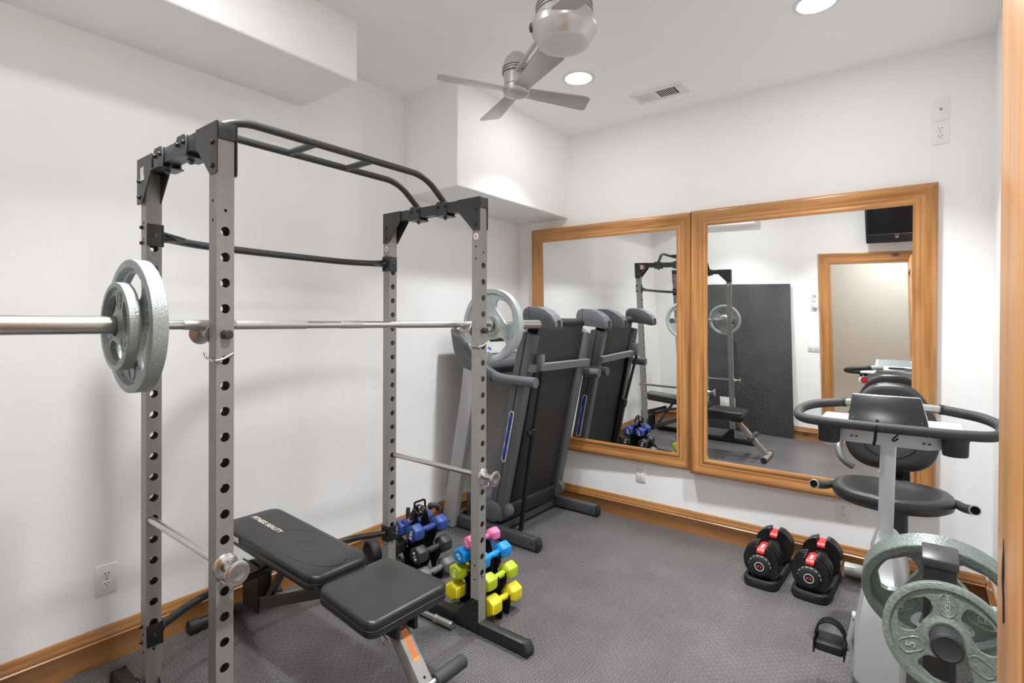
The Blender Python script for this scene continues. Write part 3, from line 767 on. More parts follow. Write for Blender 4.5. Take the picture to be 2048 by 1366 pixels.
# ------------------------------------------------------------------ adjustable bench
bn = thing('weight_bench', 'black padded adjustable weight bench standing inside the power rack', 'weight bench', (.75, 1.15, 0))
def pad(name, cs, zt, th, r, rb, parent):
    """cushion: rounded outline through four corners (x, y, ztop), thickness th"""
    pts = []
    P = [V(c) for c in cs]; n = len(P)
    for i in range(n):
        a, b, c = P[i-1], P[i], P[(i+1) % n]
        u = (a-b).normalized(); w = (c-b).normalized()
        for k in range(7):
            t = k/6; pts.append((b+u*r)*(1-t)**2 + b*2*t*(1-t) + (b+w*r)*t*t)
    ctr = sum(P, V())/n; m = MB('vinyl'); slx = (P[1].z-P[0].z)/(P[1].x-P[0].x)
    lay = [(1, -th), (1.0, -th*.52), (.0, -th*.5), (1., -th*.48), (1, -rb)]
    def ring(ins, dz):
        out = []
        for p in pts:
            d = (ctr-p); d.z = 0; d.normalize(); out.append(m.bm.verts.new(p+d*ins+V((0, 0, dz+slx*d.x*ins))))
        return out
    R = [ring(.004, -th), ring(0, -th+.004), ring(0, -th*.56), ring(.003, -th*.53), ring(.003, -th*.49), ring(0, -th*.46)]
    R += [ring(rb*(1-math.cos(a)), -rb*(1-math.sin(a))) for a in [PI/2*i/5 for i in range(6)]]
    R += [ring(.04, .002), ring(.08, .003)]
    for A, B in zip(R, R[1:]):
        for k in range(len(pts)):
            j = (k+1) % len(pts); m._f((A[k], A[j], B[j], B[k]), True)
    m._f(R[0][::-1]); m._f(R[-1], True)
    return m.build(name, parent, smooth=50)
bk = pad('back_pad', [(.235, .995, .508), (.920, 1.005, .474), (.920, 1.245, .474), (.235, 1.245, .508)], 0, .052, .05, .014, bn)
pad('seat_pad', [(.930, 1.012, .452), (1.258, .985, .446), (1.262, 1.322, .446), (.930, 1.318, .452)], 0, .054, .045, .014, bn)
# stitched oval and lettering on the back pad
sl = V((.685, 0, -.034)).normalized(); nn = V((0, 1, 0)); up = sl.cross(nn)
def onb(x, y, h=.0036): return V((x, y, .508-(x-.235)*.0496 + h))
m = MB('vinyl_side')
m.tube([onb(.70+.20*math.cos(a), 1.125+.095*math.sin(a), .0022) for a in [2*PI*i/40 for i in range(40)]], .0016, 6, closed=True)
m.tube([onb(.70+.055*math.cos(a), 1.125+.03*math.sin(a), .0026) for a in [2*PI*i/28 for i in range(28)]], .0013, 6, closed=True)
m.build('stitching', bn)
text_part('lettering', 'FITNESS REALITY', .030, onb(.395, 1.118, .0037), sl, nn, 'gold_print', bn, .0004, .0006, .15)
m = MB('gold_print'); m.box((.30, .9935, .468), (.415, .9945, .488)); m.build('side_label', bn)
m = MB('bench_steel')
m.obox((.10, 1.15, .045), (.80, 1.15, .345), .05, .045, bevel=.004); m.obox((.78, 1.15, .338), (1.21, 1.15, .372), .05, .045, bevel=.004); m.build('main_beam', bn)
m = MB('bench_leg'); m.obox((1.155, 1.15, .372), (1.452, 1.15, .040), .05, .05, (1, 0, 1), .004)
m.use('matte_black'); d = V((.297, 0, -.332)).normalized(); nl = V((.332, 0, .297)).normalized()
for t_ in (.215, .245, .34, .37): m.lathe(V((1.155, 1.15, .372))+d*t_+nl*.0246, nl, [(.0045, 0), (.0045, .001)], 12)
m.build('front_leg', bn)
def on_leg(t_, w_, h_=.0256): return V((1.155, 1.15+w_, .372)) + d*t_ + nl*h_
m = MB('orange'); q = [on_leg(a, b) for a, b in ((.045, -.010), (.045, .013), (.150, .013), (.150, -.010))]; m.prism([(0, 0), (0, .1), (.023, .1), (.023, 0)], on_leg(.062, -.010, .0250), (0, 1, 0), d, nl, .0006)
m.use('slot'); m.prism([(0, 0), (0, .042), (.023, .042), (.023, 0)], on_leg(.020, -.010, .0250), (0, 1, 0), d, nl, .0006)
m.use('plate_white'); m.prism([(.003, .036), (.008, .012), (.011, .018), (.016, .006), (.014, .020), (.020, .026), (.013, .030), (.016, .039), (.009, .032)], on_leg(.020, -.010, .0256), (0, 1, 0), d, nl, .0004)
m.use('slot')
for i in range(5): m.prism([(.0025+.0042*i, .008), (.0025+.0042*i, .09), (.0035+.0042*i, .09), (.0035+.0042*i, .008)], on_leg(.062, -.010, .0256), (0, 1, 0), d, nl, .0003)
m.build('warning_label', bn)
m = MB('bench_leg'); m.tube([(1.455, .985, .026), (1.455, 1.315, .026)], .024, 20); m.build('front_foot', bn)
for y0, y1 in ((.965, .99), (1.31, 1.335)):
    m = MB('rubber'); m.tube([(1.455, y0, .027), (1.455, y1, .027)], .0265, 20); m.build('foot_cap', bn)
m = MB('black_paint'); m.tube([(.070, .965, .030), (.070, 1.335, .030)], .0235, 20); m.build('rear_foot', bn)
for y0, y1 in ((.945, .985), (1.315, 1.355)):
    m = MB('rubber'); m.tube([(.070, y0, .031), (.070, y1, .031)], .028, 20); m.build('foot_cap', bn)
for ya, yb in ((.985, 1.118), (1.182, 1.315)):
    m = MB('foam'); m.tube([(1.331, ya, .205), (1.331, ya+.004, .205), (1.331, yb-.004, .205), (1.331, yb, .205)], [.020, .0235, .0235, .020], 20); m.build('foam_roller', bn)
m = MB('satin_chrome'); m.cyl((1.331, 1.10, .205), (1.331, 1.20, .205), .0125, 16); m.build('roller_axle', bn)
m = MB('black_paint')
m.box((.185, 1.12, .10), (.32, 1.126, .30)); m.box((.185, 1.174, .10), (.32, 1.18, .30)); m.obox((.20, 1.15, .275), (.46, 1.15, .37), .04, .03); m.build('back_support_ladder', bn)
m = MB('bench_steel'); m.obox((.36, 1.15, .175), (.55, 1.15, .432), .028, .022); m.build('support_strut', bn)
m = MB('bench_steel'); m.obox((.27, 1.15, .4385), (.93, 1.15, .4065), .04, .022); m.box((.93, 1.055, .374), (1.20, 1.245, .391)); m.obox((.90, 1.15, .415), (.955, 1.15, .36), .034, .03); m.build('pad_frame', bn)
m = MB('satin_chrome'); m.obox((.52, 1.135, .235), (.62, 1.135, .278), .014, .028); m.build('adjuster_plate', bn)
m = MB('satin_chrome'); m.tube(fillet([(1.185, 1.085, .345), (1.195, 1.082, .325), (1.210, 1.084, .318), (1.215, 1.086, .338), (1.19, 1.088, .347)], .008), .002, 6); m.build('locking_pin', bn)
for ya in (1.105, 1.182):
    m = MB('black_paint'); m.box((1.13, ya, .335), (1.235, ya+.013, .392)); m.build('seat_bracket', bn)

# bare dumbbell handle lying on the floor under the bench
dh = thing('dumbbell_bar', 'bare grey steel dumbbell bar with collar lying on the floor under the bench', 'dumbbell bar', (.80, 1.665, .0195))
m = MB('satin_chrome'); m.cyl((.70, 1.662, .0195), (.845, 1.6675, .0195), .0125, 20); m.build('grip', dh)
for a, b in (((.845, 1.6675, .0195), (.935, 1.671, .0195)), ((.70, 1.662, .0195), (.61, 1.6586, .0195))):
    m = MB('satin_chrome'); dd = (V(b)-V(a)).normalized(); m.lathe(a, dd, [(.013, -.012), (.0195, -.011), (.0195, -.003), (.0165, 0), (.0165, .087), (.0155, .09), (.006, .09), (.005, .087), (0, .087)], 24); m.build('sleeve', dh)

# ------------------------------------------------------------------ small dumbbells and their A-frame stands
def dumbbell_mesh(m, L, r, lh, hr):
    """hex-headed vinyl dumbbell along local Y, centred"""
    for s in (-1, 1):
        y0, y1 = s*(L/2-lh), s*L/2
        prof = [(hr*1.05, -.010), (r*.80, 0), (r*.97, lh*.18), (r, lh*.35), (r, lh*.72), (r*.93, lh*.92), (r*.80, lh), (0, lh)]
        v0 = len(m.bm.verts)
        m.lathe((0, y0, 0), (0, s, 0), prof, 6, up=(0, 0, 1), smooth=False, phase=PI/6)
    m.cyl((0, -(L/2-lh)-.004, 0), (0, (L/2-lh)+.004, 0), hr, 18)
def dumbbell(label, key, loc, L, r, lh, hr, text, rz=0., roll=0., group=None, tc='plate_white', trot=PI/2):
    t = thing('dumbbell', label, 'dumbbell', (0, 0, 0), group)
    m = MB('neo_'+key); dumbbell_mesh(m, L, r, lh, hr)
    b = m.build('body', t)
    md = b.modifiers.new('round', 'BEVEL'); md.width = r*.22; md.segments = 3; md.limit_method = 'ANGLE'; md.angle_limit = math.radians(25)
    for p in b.data.polygons: p.use_smooth = True
    b.data.set_sharp_from_angle(angle=math.radians(80))
    for s in (-1, 1):
        ux = V((math.cos(trot), 0, -math.sin(trot))) if s < 0 else V((-math.cos(trot), 0, -math.sin(trot)))
        uy = V((math.sin(trot), 0, math.cos(trot))) if s < 0 else V((-math.sin(trot), 0, math.cos(trot)))
        text_part('weight_marking', text, r*.50, (0, s*(L/2+.0002), 0), ux, uy, tc, t, .0004, .0006)
    t.location = loc; t.rotation_euler = (0, roll, rz)
    return t
CR, NR = (.922, 1.895), (.442, 1.935)
dumbbell('small pink dumbbell at the top of the colourful dumbbell stand', 'pink', (.912, 1.895, .3275), .190, .0335, .050, .0125, '2 LB', -.15, group='dumbbells on the stands', trot=-2.2)
for i, (k, nm, z, xl, xr, r, lh, tx) in enumerate((('blue', 'bright blue', .262, .863, .974, .0410, .055, '4LB'), ('lime', 'lime green', .176, .834, 1.012, .0425, .058, '5 LB'), ('yellow', 'yellow', .081, .812, 1.034, .0475, .062, '6 LB'))):
    for x, sd in ((xl, 'on the wall side of the colourful stand'), (xr, 'on the open floor side of the colourful stand')):
        dumbbell(f'{nm} dumbbell {sd}', k, (x, 1.895, z), .218, r, lh+.008, .0150, tx, group='dumbbells on the stands', tc='plate_white' if k != 'yellow' else 'neo_yellow', trot=(-2.3, 1.75, 1.5)[i])
for i, (k, nm, z, xl, xr, r, lh, tx) in enumerate((('navy', 'navy blue', .262, .386, .498, .0475, .066, '10LB'), ('black', 'black', .159, .358, .527, .0480, .066, '8 LB'), ('grey', 'dark grey', .0535, .335, .552, .0490, .066, '12 LB'))):
    for x, sd in ((xl, 'on the wall side of the darker stand'), (xr, 'on the bench side of the darker stand')):
        dumbbell(f'{nm} dumbbell {sd}', k, (x, 1.935, z), .236, r, lh, .0165, tx, group='dumbbells on the stands', trot=(1.75, 1.2, 1.4)[i])
def stand(label, c, H, w, tiers, gy):
    t = thing('dumbbell_stand', label, 'dumbbell stand', (c[0], c[1], 0), 'dumbbell stands')
    for s in (-1, 1):
        pts = [(-w, 0), (-w+.055, 0), (-.028, .11), (.028, .11), (w-.055, 0), (w, 0)]
        side = []
        for (xr, z, hr) in tiers:            # ascending
            side += [(xr+.028, z-hr-.016), (xr+hr+.011, z+.010), (xr+hr+.005, z+.010), (xr+hr+.002, z-hr-.0012), (xr-hr*.9-.010, z-hr-.0012), (xr-hr*.9-.012, z+.016)]
        right = [p for p in side]; left = [(-a, b) for a, b in side][::-1]
        top = [(.012, H), (-.012, H)]
        m = MB('matte_black'); m.prism([(a, b) for a, b in pts] + right + top + left, (c[0], c[1]+s*gy-.002, 0), (1, 0, 0), (0, 0, 1), (0, 1, 0), .004); m.build('side_plate', t)
    for z in (.04, .14):
        m = MB('matte_black'); m.box((c[0]-.010, c[1]-gy+.001, z), (c[0]+.010, c[1]+gy-.001, z+.006)); m.build('spacer', t)
    return t
stand('black A-frame dumbbell stand holding the colourful dumbbells', CR, .3135, .128, [(.111, .081, .015), (.089, .176, .015), (.0555, .262, .015)], .0255)
st = stand('black A-frame dumbbell stand holding the navy and grey dumbbells', NR, .330, .125, [(.1085, .0535, .0165), (.0845, .159, .0165), (.056, .262, .0165)], .036)
m = MB('matte_black'); m.tube(fillet([(.442, 1.900, .33), (.442, 1.890, .395), (.442, 1.965, .395), (.442, 1.970, .33)], .014), .0055, 10); m.build('carry_handle', st)
hg = thing('hand_gripper', 'black spring hand gripper resting in the top of the darker dumbbell stand', 'hand gripper', (.442, 1.87, .32))
m = MB('rubber'); m.tube([(.428, 1.858, .318), (.426, 1.861, .345), (.422, 1.866, .372)], [.009, .012, .010], 12); m.build('grip', hg)
m = MB('rubber'); m.tube([(.458, 1.856, .318), (.463, 1.860, .346), (.470, 1.866, .372)], [.009, .012, .010], 12); m.build('grip', hg)
m = MB('chrome'); m.tube([V((.446+.011*math.cos(a), 1.846+.0028*a/1.5, .316+.011*math.sin(a))) for a in [i*.45 for i in range(32)]], .002, 6); m.build('spring', hg)
ls = thing('lifting_strap', 'black strap with white lettering bundled under the handle of the darker dumbbell stand', 'lifting strap', (.442, 1.92, .33))
m = MB('vinyl_side')
for k, (y, z, w_) in enumerate(((1.915, .345, .040), (1.928, .352, .034), (1.941, .343, .038))):
    m.tube([V((.444+w_*math.cos(a)*.8, y, z+w_*.55*math.sin(a))) for a in [2*PI*i/22 for i in range(22)]], .0065, 8, closed=True)
m.build('webbing', ls)
m = MB('plate_white')
for i in range(6):
    a = .1+.30*i; p = V((.444+.0392*.8*math.cos(a), 1.9075+.0125*(i % 3), .3465+.026*math.sin(a))); m.box(p-V((.004, .004, .0012)), p+V((.004, .004, .0012)), .0004)
m.build('lettering', ls)
aw = thing('ab_wheel', 'black rubber exercise wheel standing on the floor behind the bench by the left wall', 'exercise wheel', (.18, 1.825, 0))
m = MB('rubber'); m.lathe((.172, 1.800, .0775), (.25, 1, 0), [(.050, .012), (.058, .002), (.070, 0), (.0765, .008), (.0765, .042), (.070, .050), (.058, .048), (.050, .038)], 40); m.build('tyre', aw)
m = MB('black_paint'); m.lathe((.172, 1.800, .0775), (.25, 1, 0), [(0, .012), (.052, .013), (.052, .037), (0, .038)], 40); m.build('hub', aw)
hs = MB('foam'); hs.tube(fillet([(.452, 2.000, .345), (.462, 1.985, .362), (.470, 2.03, .350), (.466, 2.045, .325)], .02), .015, 14)
tag(hs.build('foam_grip'), 'short black foam tube tucked behind the top navy dumbbells', 'foam grip')

# ------------------------------------------------------------------ adjustable dumbbells in their trays by the baseboard
def rounded(hx, hy, r, n=6):
    out = []
    for sx, sy, a0 in ((1, 1, 0), (-1, 1, PI/2), (-1, -1, PI), (1, -1, 3*PI/2)):
        for i in range(n+1):
            a = a0+PI/2*i/n; out.append((sx*(hx-r)+r*math.cos(a), sy*(hy-r)+r*math.sin(a)))
    return out
def disc_plate(m, y, t, R, notch, zc=0.):
    """selector plate: round, flattened at the sides, with an open notch at the top"""
    pts = []
    a0 = math.asin(notch/R)
    for i in range(37):
        a = PI/2 - a0 - (2*PI-2*a0)*i/36
        pts.append((min(.088, max(-.088, R*math.cos(a))), R*math.sin(a)+zc))
    pts += [(-notch, .035+zc), (-notch*.7, .022+zc), (notch*.7, .022+zc), (notch, .035+zc)]
    m.prism(pts, (0, y, 0), (1, 0, 0), (0, 0, 1), (0, 1, 0), t, .0022)
def adjustable(lab_d, lab_t, x, y, rz):
    loc = (x, y, 0)
    t = thing('dumbbell_tray', lab_t, 'dumbbell tray', (0, 0, 0), 'adjustable dumbbell trays')
    m = MB('rubber')
    a, b, c = rounded(.083, .205, .05), rounded(.083, .205, .05), rounded(.062, .185, .036)
    R = []
    for P, z in ((rounded(.078, .200, .046), .001), (a, .008), (b, .040), (rounded(.078, .200, .046), .046), (rounded(.066, .188, .04), .046), (c, .022)):
        R.append([m.bm.verts.new((px, py, z)) for px, py in P])
    for A, B in zip(R, R[1:]):
        for k in range(len(A)): m._f((A[k], A[(k+1) % len(A)], B[(k+1) % len(A)], B[k]), True)
    m._f(R[0][::-1]); m._f(R[-1]); m.build('base', t, smooth=40)
    m = MB('black_paint'); m.box((-.022, -.070, .022), (.022, .070, .038), .004); m.build('cradle', t)
    t.location = loc; t.rotation_euler = (0, 0, rz)
    d = thing('adjustable_dumbbell', lab_d, 'adjustable dumbbell', (0, 0, 0), 'adjustable dumbbells'); D = V((0, 0, .124))
    for s in (-1, 1):
        for i in range(5):
            R_ = (.083, .088, .091, .093, .094)[i] if s < 0 else (.090, .0945, .0955, .0955, .0955)[i]
            m = MB('vinyl_side'); y0 = s*(.166-.0175*i) - .006
            disc_plate(m, y0, .0125, R_, .0215); 
            for v in m.bm.verts: v.co += D
            m.build('weight_disc', d)
    m = MB('rubber')
    m.lathe(D + V((0, -.174, -.012)), (0, -1, 0), [(.030, -.03), (.052, -.004), (.0545, .0), (.0545, .012), (.050, .019), (.043, .023), (.040, .0245), (0, .0245)], 40); m.build('selector_dial', d)
    m = MB('plate_white'); m.lathe(D + V((0, -.1984, -.012)), (0, -1, 0), [(.0225, 0), (.0225, .0008), (.0195, .0008), (.0195, 0)], 36); m.build('dial_ring', d)
    m = MB('red'); o = D + V((0, -.1986, -.012))
    for q in ([(-.013, -.006), (-.004, -.006), (.0, .006), (-.007, .006), (-.006, .002), (-.011, .002)], [(.002, -.006), (.012, -.006), (.010, -.001), (.013, .006), (.004, .006), (.005, .0)]):
        m.prism(q, o, (1, 0, 0), (0, 0, 1), (0, -1, 0), .0005)
    m.build('emblem', d)
    WORLD[d.name] = V((0, 0, 0))
    for i, n in enumerate(('5', '10', '15', '20', '25', '30', '40', '50')):
        a = math.radians(172-23.5*i); c = D + V((.0485*math.cos(a), -.1925, -.012+.0485*math.sin(a)))
        text_part('dial_number', n, .0115, c, (math.sin(a), 0, -math.cos(a)), (math.cos(a), .35, math.sin(a)), 'plate_white', d, .0003, .0004)
    m = MB('foam'); m.cyl(D+V((0, -.095, 0)), D+V((0, .095, 0)), .0165, 20); m.lathe(D+V((0, -.094, 0)), (0, 1, 0), [(.017, 0), (.034, .001), (.034, .008), (.0175, .010)], 20); m.lathe(D+V((0, .094, 0)), (0, -1, 0), [(.017, 0), (.034, .001), (.034, .008), (.0175, .010)], 20); m.build('handle', d)
    for y0, y1 in ((-.182, -.080), (.080, .182)):
        m = MB('bright_red'); m.prism([(y0, .046), (y0, .060), (y0+.012, .071), (y1-.012, .071), (y1, .060), (y1, .046)], D+V((-.0185, 0, 0)), (0, 1, 0), (0, 0, 1), (1, 0, 0), .037, .003)
        if y0 < 0: m.lathe(D+V((0, -.0875, .050)), (0, 1, 0), [(.012, 0), (.027, .001), (.027, .006), (.012, .007)], 20)
        m.build('weight_bridge', d)
    m = MB('plate_white'); m.box((-.005, -.160, .1948), (.005, -.106, .1954)); m.build('printed_strip', d)
    d.location = loc; d.rotation_euler = (0, 0, rz)
adjustable('black and red adjustable dumbbell in the tray nearer the treadmill', 'black plastic tray under the adjustable dumbbell nearer the treadmill', 1.914, 3.093, -.03)
adjustable('black and red adjustable dumbbell in the tray nearer the exercise bike', 'black plastic tray under the adjustable dumbbell nearer the exercise bike', 2.138, 3.107, -.05)

# ------------------------------------------------------------------ folded treadmill
tm = thing('treadmill', 'grey folding treadmill stored upright in the far corner', 'treadmill', (.42, 2.9, 0))
Y0, Y1 = 2.565, 3.265
ta = math.atan(.214); U = V((math.sin(ta), 0, math.cos(ta))); W = V((math.cos(ta), 0, -math.sin(ta)))   # up the deck, outwards from the deck
D0_ = V((.375, 0, .10))
def dk(u, w, y): return D0_ + U*u + W*w + V((0, y, 0))
def deck_box(m, u0, u1, w0, w1, y0, y1, bev=0):
    p = dk(u0, w0, y0); M = Matrix(((W.x, 0, U.x, p.x), (W.y, 1, U.y, p.y), (W.z, 0, U.z, p.z), (0, 0, 0, 1)))
    m.box((0, 0, 0), (w1-w0, y1-y0, u1-u0), bev, M)
for y0, y1 in ((Y0, Y0+.075), (Y1-.075, Y1)):
    m = MB('tread_grey'); deck_box(m, .02, 1.22, -.004, .044, y0, y1, .006); deck_box(m, .02, 1.22, .047, .100, y0+.003, y1-.003, .006)
    m.use('slot'); deck_box(m, .03, 1.2, .040, .050, y0+.004, y1-.004); m.build('side_rail', tm)
for yf, s in ((Y0, -1), (Y1, 1)):       # clear shock windows with blue cushions
    m = MB('white'); pts = []
    for i in range(32):
        a = 2*PI*i/32; pts.append(dk(.565+.014*math.sin(a)+(.148 if math.sin(a) >= 0 else -.148), .046+.014*math.cos(a), yf+s*.0015))
    m.tube(pts, .0042, 8, closed=True); m.build('cushion_window_rim', tm)
    m = MB('slot'); p_ = [(.565+.013*math.sin(2*PI*i/24)+(.147 if math.sin(2*PI*i/24) >= 0 else -.147), .046+.013*math.cos(2*PI*i/24)) for i in range(24)]
    m.prism(p_, D0_+V((0, yf+s*.0002, 0)), U, W, (0, s, 0), .0008); m.build('cushion_window', tm)
    for uc in (.465, .565, .665):
        m = MB('blue_gel'); c = dk(uc, .046, yf+s*.001)
        m.lathe(c - U*.047, U, [(0, 0), (.008, .004), (.0125, .018), (.0135, .047), (.0125, .076), (.008, .090), (0, .094)], 16); m.build('cushion', tm)
m = MB('belt'); deck_box(m, .03, 1.27, .020, .072, Y0+.085, Y1-.085, .004); m.tube([dk(1.285, .046, Y0+.078), dk(1.285, .046, Y1-.078)], .030, 20); m.build('belt', tm)
m = MB('belt'); deck_box(m, .0, .10, .03, .095, Y0+.07, Y1-.07, .01); m.build('deck_underside', tm)
m = MB('matte_black'); deck_box(m, .03, 1.26, .0, .060, Y0+.0752, Y0+.0848); deck_box(m, .03, 1.26, .0, .060, Y1-.0848, Y1-.0752); deck_box(m, .10, 1.0, .0725, .094, Y0+.079, Y0+.098); m.build('deck_gap_shade', tm)  # shade of the gap between rail and belt, put in as black strips
for y0, y1 in ((Y0-.006, Y0+.080), (Y1-.080, Y1+.006)):
    m = MB('tread_grey')
    cap = [(.648, 1.330), (.650, 1.405), (.662, 1.432), (.690, 1.445), (.760, 1.442), (.815, 1.424), (.860, 1.392), (.882, 1.358), (.887, 1.325), (.880, 1.306), (.858, 1.306), (.80, 1.318), (.72, 1.326)]
    m.prism(cap, (0, y0, 0), (1, 0, 0), (0, 0, 1), (0, 1, 0), y1-y0, .006)
    m.use('slot'); m.box((.8835, y0+.028, 1.318), (.8885, y1-.030, 1.362)); m.box((.700, y0-.0006, 1.330), (.7025, y0+.001, 1.443)); m.build('roller_end_cap', tm)
m = MB('tread_bar'); m.obox(dk(1.02, .118, Y0+.0), dk(1.02, .118, Y1), .028, .045, U); m.box((.700, 2.620, 1.055), (.752, 2.655, 1.155), .004); m.build('cross_bar', tm)
m = MB('black_paint')
m.cyl((.742, 2.640, 1.08), (.640, 2.690, .66), .0115, 16); m.cyl((.632, 2.694, .64), (.505, 2.750, .004), .0155, 16); m.build('lift_strut', tm)
m = MB('rubber'); m.lathe((.640, 2.690, .672), (-.205, .11, -.97), [(.013, -.02), (.021, -.012), (.021, .04), (.017, .05)], 16); m.lathe((.632, 2.675, .66), (-.2, -1, 0), [(.012, -.01), (.019, .0), (.019, .018), (.012, .026), (0, .027)], 16); m.build('release_knob', tm)
for yc, s in ((Y0, 1), (Y1, -1)):       # pivot covers
    m = MB('tread_grey'); m.lathe((.415, yc-s*.012, .155), (0, s, 0), [(0, 0), (.045, .0), (.066, .010), (.070, .022), (.070, .075)], 32); m.lathe((.495, yc+s*.02, .165), (0, s, 0), [(0, 0), (.030, .002), (.042, .012), (.042, .05)], 24); m.build('pivot_cover', tm)
for yc in (2.552, 3.272):
    m = MB('tread_frame'); m.box((.06, yc-.027, .012), (.775, yc+.027, .078), .006); m.build('base_foot', tm)
    m = MB('rubber'); m.prism([(.770, .010), (.770, .0785), (.782, .078), (.795, .045), (.790, .008)], (0, yc-.024, 0), (1, 0, 0), (0, 0, 1), (0, 1, 0), .048, .003); m.cyl((.765, yc-.022, .0225), (.765, yc+.022, .0225), .022, 20)
    bolt(m, (.752, yc-.027, .045), (0, -1, 0), .006, .004); m.build('end_cap', tm)
m = MB('tread_frame'); m.box((.40, 2.58, .015), (.45, 3.245, .062), .005); m.box((.06, 2.58, .015), (.10, 3.245, .062), .005); m.build('base_cross_rail', tm)
m = MB('tread_grey'); m.box((.13, 2.62, .03), (.385, 3.20, .215), .03); m.build('motor_cover', tm)
for ya, yb in ((2.495, 2.548), (3.276, 3.33)):
    m = MB('tread_light'); m.prism([(.028, .002), (.138, .002), (.295, .800), (.330, 1.03), (.225, 1.06), (.20, .85)], (0, ya, 0), (1, 0, 0), (0, 0, 1), (0, 1, 0), yb-ya, .008)
    m.use('slot')
    for px, pz in ((.05, .04), (.11, .04)): m.lathe((px, ya-.0006, pz), (0, -1, 0), [(.006, 0), (.006, .001)], 10)
    m.build('upright', tm)
m = MB('tread_grey'); m.prism([(.100, 1.300), (.125, 1.318), (.345, 1.100), (.36, 1.06), (.335, 1.005), (.22, 1.02), (.13, 1.16)], (0, 2.50, 0), (1, 0, 0), (0, 0, 1), (0, 1, 0), .83, .012); m.build('console', tm)
cd = V((.220, 0, -.218)).normalized(); cn = V((.218, 0, .220)).normalized()
m = MB('tread_light'); m.prism([(.03, .05), (.25, .05), (.25, .70), (.03, .70)], V((.128, 2.55, 1.3165)), cd, (0, 1, 0), cn, .006, .002); m.build('console_face', tm)
m = MB('screen'); m.prism([(.05, .20), (.15, .20), (.15, .50), (.05, .50)], V((.128, 2.55, 1.3165))+cn*.006, cd, (0, 1, 0), cn, .0015); m.build('console_display', tm)
for yb in (.08, .14, .56, .62):
    m = MB('blue_gel'); m.lathe(V((.128, 2.55, 1.3165))+cd*.21+V((0, yb, 0))+cn*.006, cn, [(.014, 0), (.013, .004), (0, .006)], 18); m.build('console_button', tm)
for yc in (2.530, 3.300):
    m = MB('tread_grey'); m.tube(fillet([(.140, yc, 1.270), (.235, yc, 1.190), (.385, yc, 1.045), (.50, yc, 1.000), (.772, yc, .995)], .09, 8), .031, 18); m.build('handrail', tm)
    m = MB('tread_frame'); m.tube(fillet([(.225, yc, 1.200), (.36, yc, 1.066), (.455, yc, 1.012)], .06, 6), .0345, 18); m.build('handrail_collar', tm)

# ------------------------------------------------------------------ exercise bike
bx = 2.452
bi = thing('exercise_bike', 'silver and black upright-seat exercise bike with loop handlebar facing the doorway', 'exercise bike', (bx, 2.6, 0))
def bo(x, y, z): return (bx+x, y, z)
# body shroud
m = MB('bike_silver')
prof = [(2.00, .21), (2.02, .40), (2.09, .53), (2.22, .600), (2.36, .612), (2.50, .560), (2.66, .44), (2.78, .33), (2.84, .21)]
def shell(w0, w1, top, bot, matn, name):
    mm = MB(matn); R = []
    for wx in (-w1, -w0, w0, w1):
        sc_ = .955 if abs(wx) == w1 else 1.; tp = (lambda z: 1-.62*max(0, (z-.36)/.25)**1.6) if bot > .1 else (lambda z: 1)
        cy, cz = 2.42, .33
        R.append([mm.bm.verts.new((bx+wx*tp(z), cy+(y-cy)*sc_, cz+(z-cz)*sc_ if z > bot+.001 else bot)) for y, z in top])
    for A, B in zip(R, R[1:]):
        for k in range(len(A)): mm._f((A[k], A[(k+1) % len(A)], B[(k+1) % len(A)], B[k]), True)
    mm._f(R[0]); mm._f(R[-1][::-1]); return mm.build(name, bi, smooth=48)
shell(.052, .068, prof, .21, 'shroud_grey', 'shroud')
shell(.052, .070, [(1.99, .212), (2.86, .212), (2.87, .12), (2.82, .055), (2.04, .055), (1.985, .12)], .0, 'bike_dark', 'lower_shroud')
for s in (-1, 1):
    m = MB('bike_plate'); m.lathe(bo(s*.064, 2.245, .305), (s, 0, 0), [(.05, 0), (.051, .004), (.045, .008), (0, .009)], 36); m.build('crank_cover', bi)
# cranks and pedals
def crank(s, dy, dz):
    m = MB('bike_silver'); a = V(bo(s*.078, 2.245, .305)); b = V(bo(s*.094, 2.245+dy, .305+dz))
    m.cyl(V(bo(s*.066, 2.245, .305)), V(bo(s*.090, 2.245, .305)), .016, 16); m.tube(fillet([a, a+(b-a)*.5+V((s*.014, 0, 0)), b], .05), [.0125]*8+[.0125], 12) if False else m.tube([a, a+(b-a)*.35+V((s*.004, 0, 0)), a+(b-a)*.7+V((s*.010, 0, 0)), b], [.0135, .011, .0105, .0125], 14); m.build('crank_arm', bi)
    c = b + V((s*.066, 0, 0))
    m = MB('black_paint'); m.box(c-V((.045, .050, .017)), c+V((.045, .050, .017)), .009); m.box(c+V((-.050, -.056, -.026)), c+V((-.045, .056, .030)), .002); m.box(c+V((.045, -.056, -.026)), c+V((.050, .056, .030)), .002); m.cyl(b-V((s*.012, 0, 0)), b+V((s*.02, 0, 0)), .006, 12)
    m.build('pedal', bi)
    m = MB('matte_black'); n = 18; A = []; B = []
    for i in range(n+1):
        a_ = PI*i/n; px = .049*math.cos(a_); pz = .016+.066*math.sin(a_)
        A.append([m.bm.verts.new(c+V((px*k, yy, .012+(pz-.012)*k))) for k in (1, 1.05) for yy in (-.020, .024)])
    for P, Q in zip(A, A[1:]):
        for u, v in ((0, 1), (1, 3), (3, 2), (2, 0)): m._f((P[u], P[v], Q[v], Q[u]), True)
    m._f(A[0]); m._f(A[-1]); m.build('pedal_strap', bi)
crank(-1, .028, -.140); crank(1, -.028, .140)
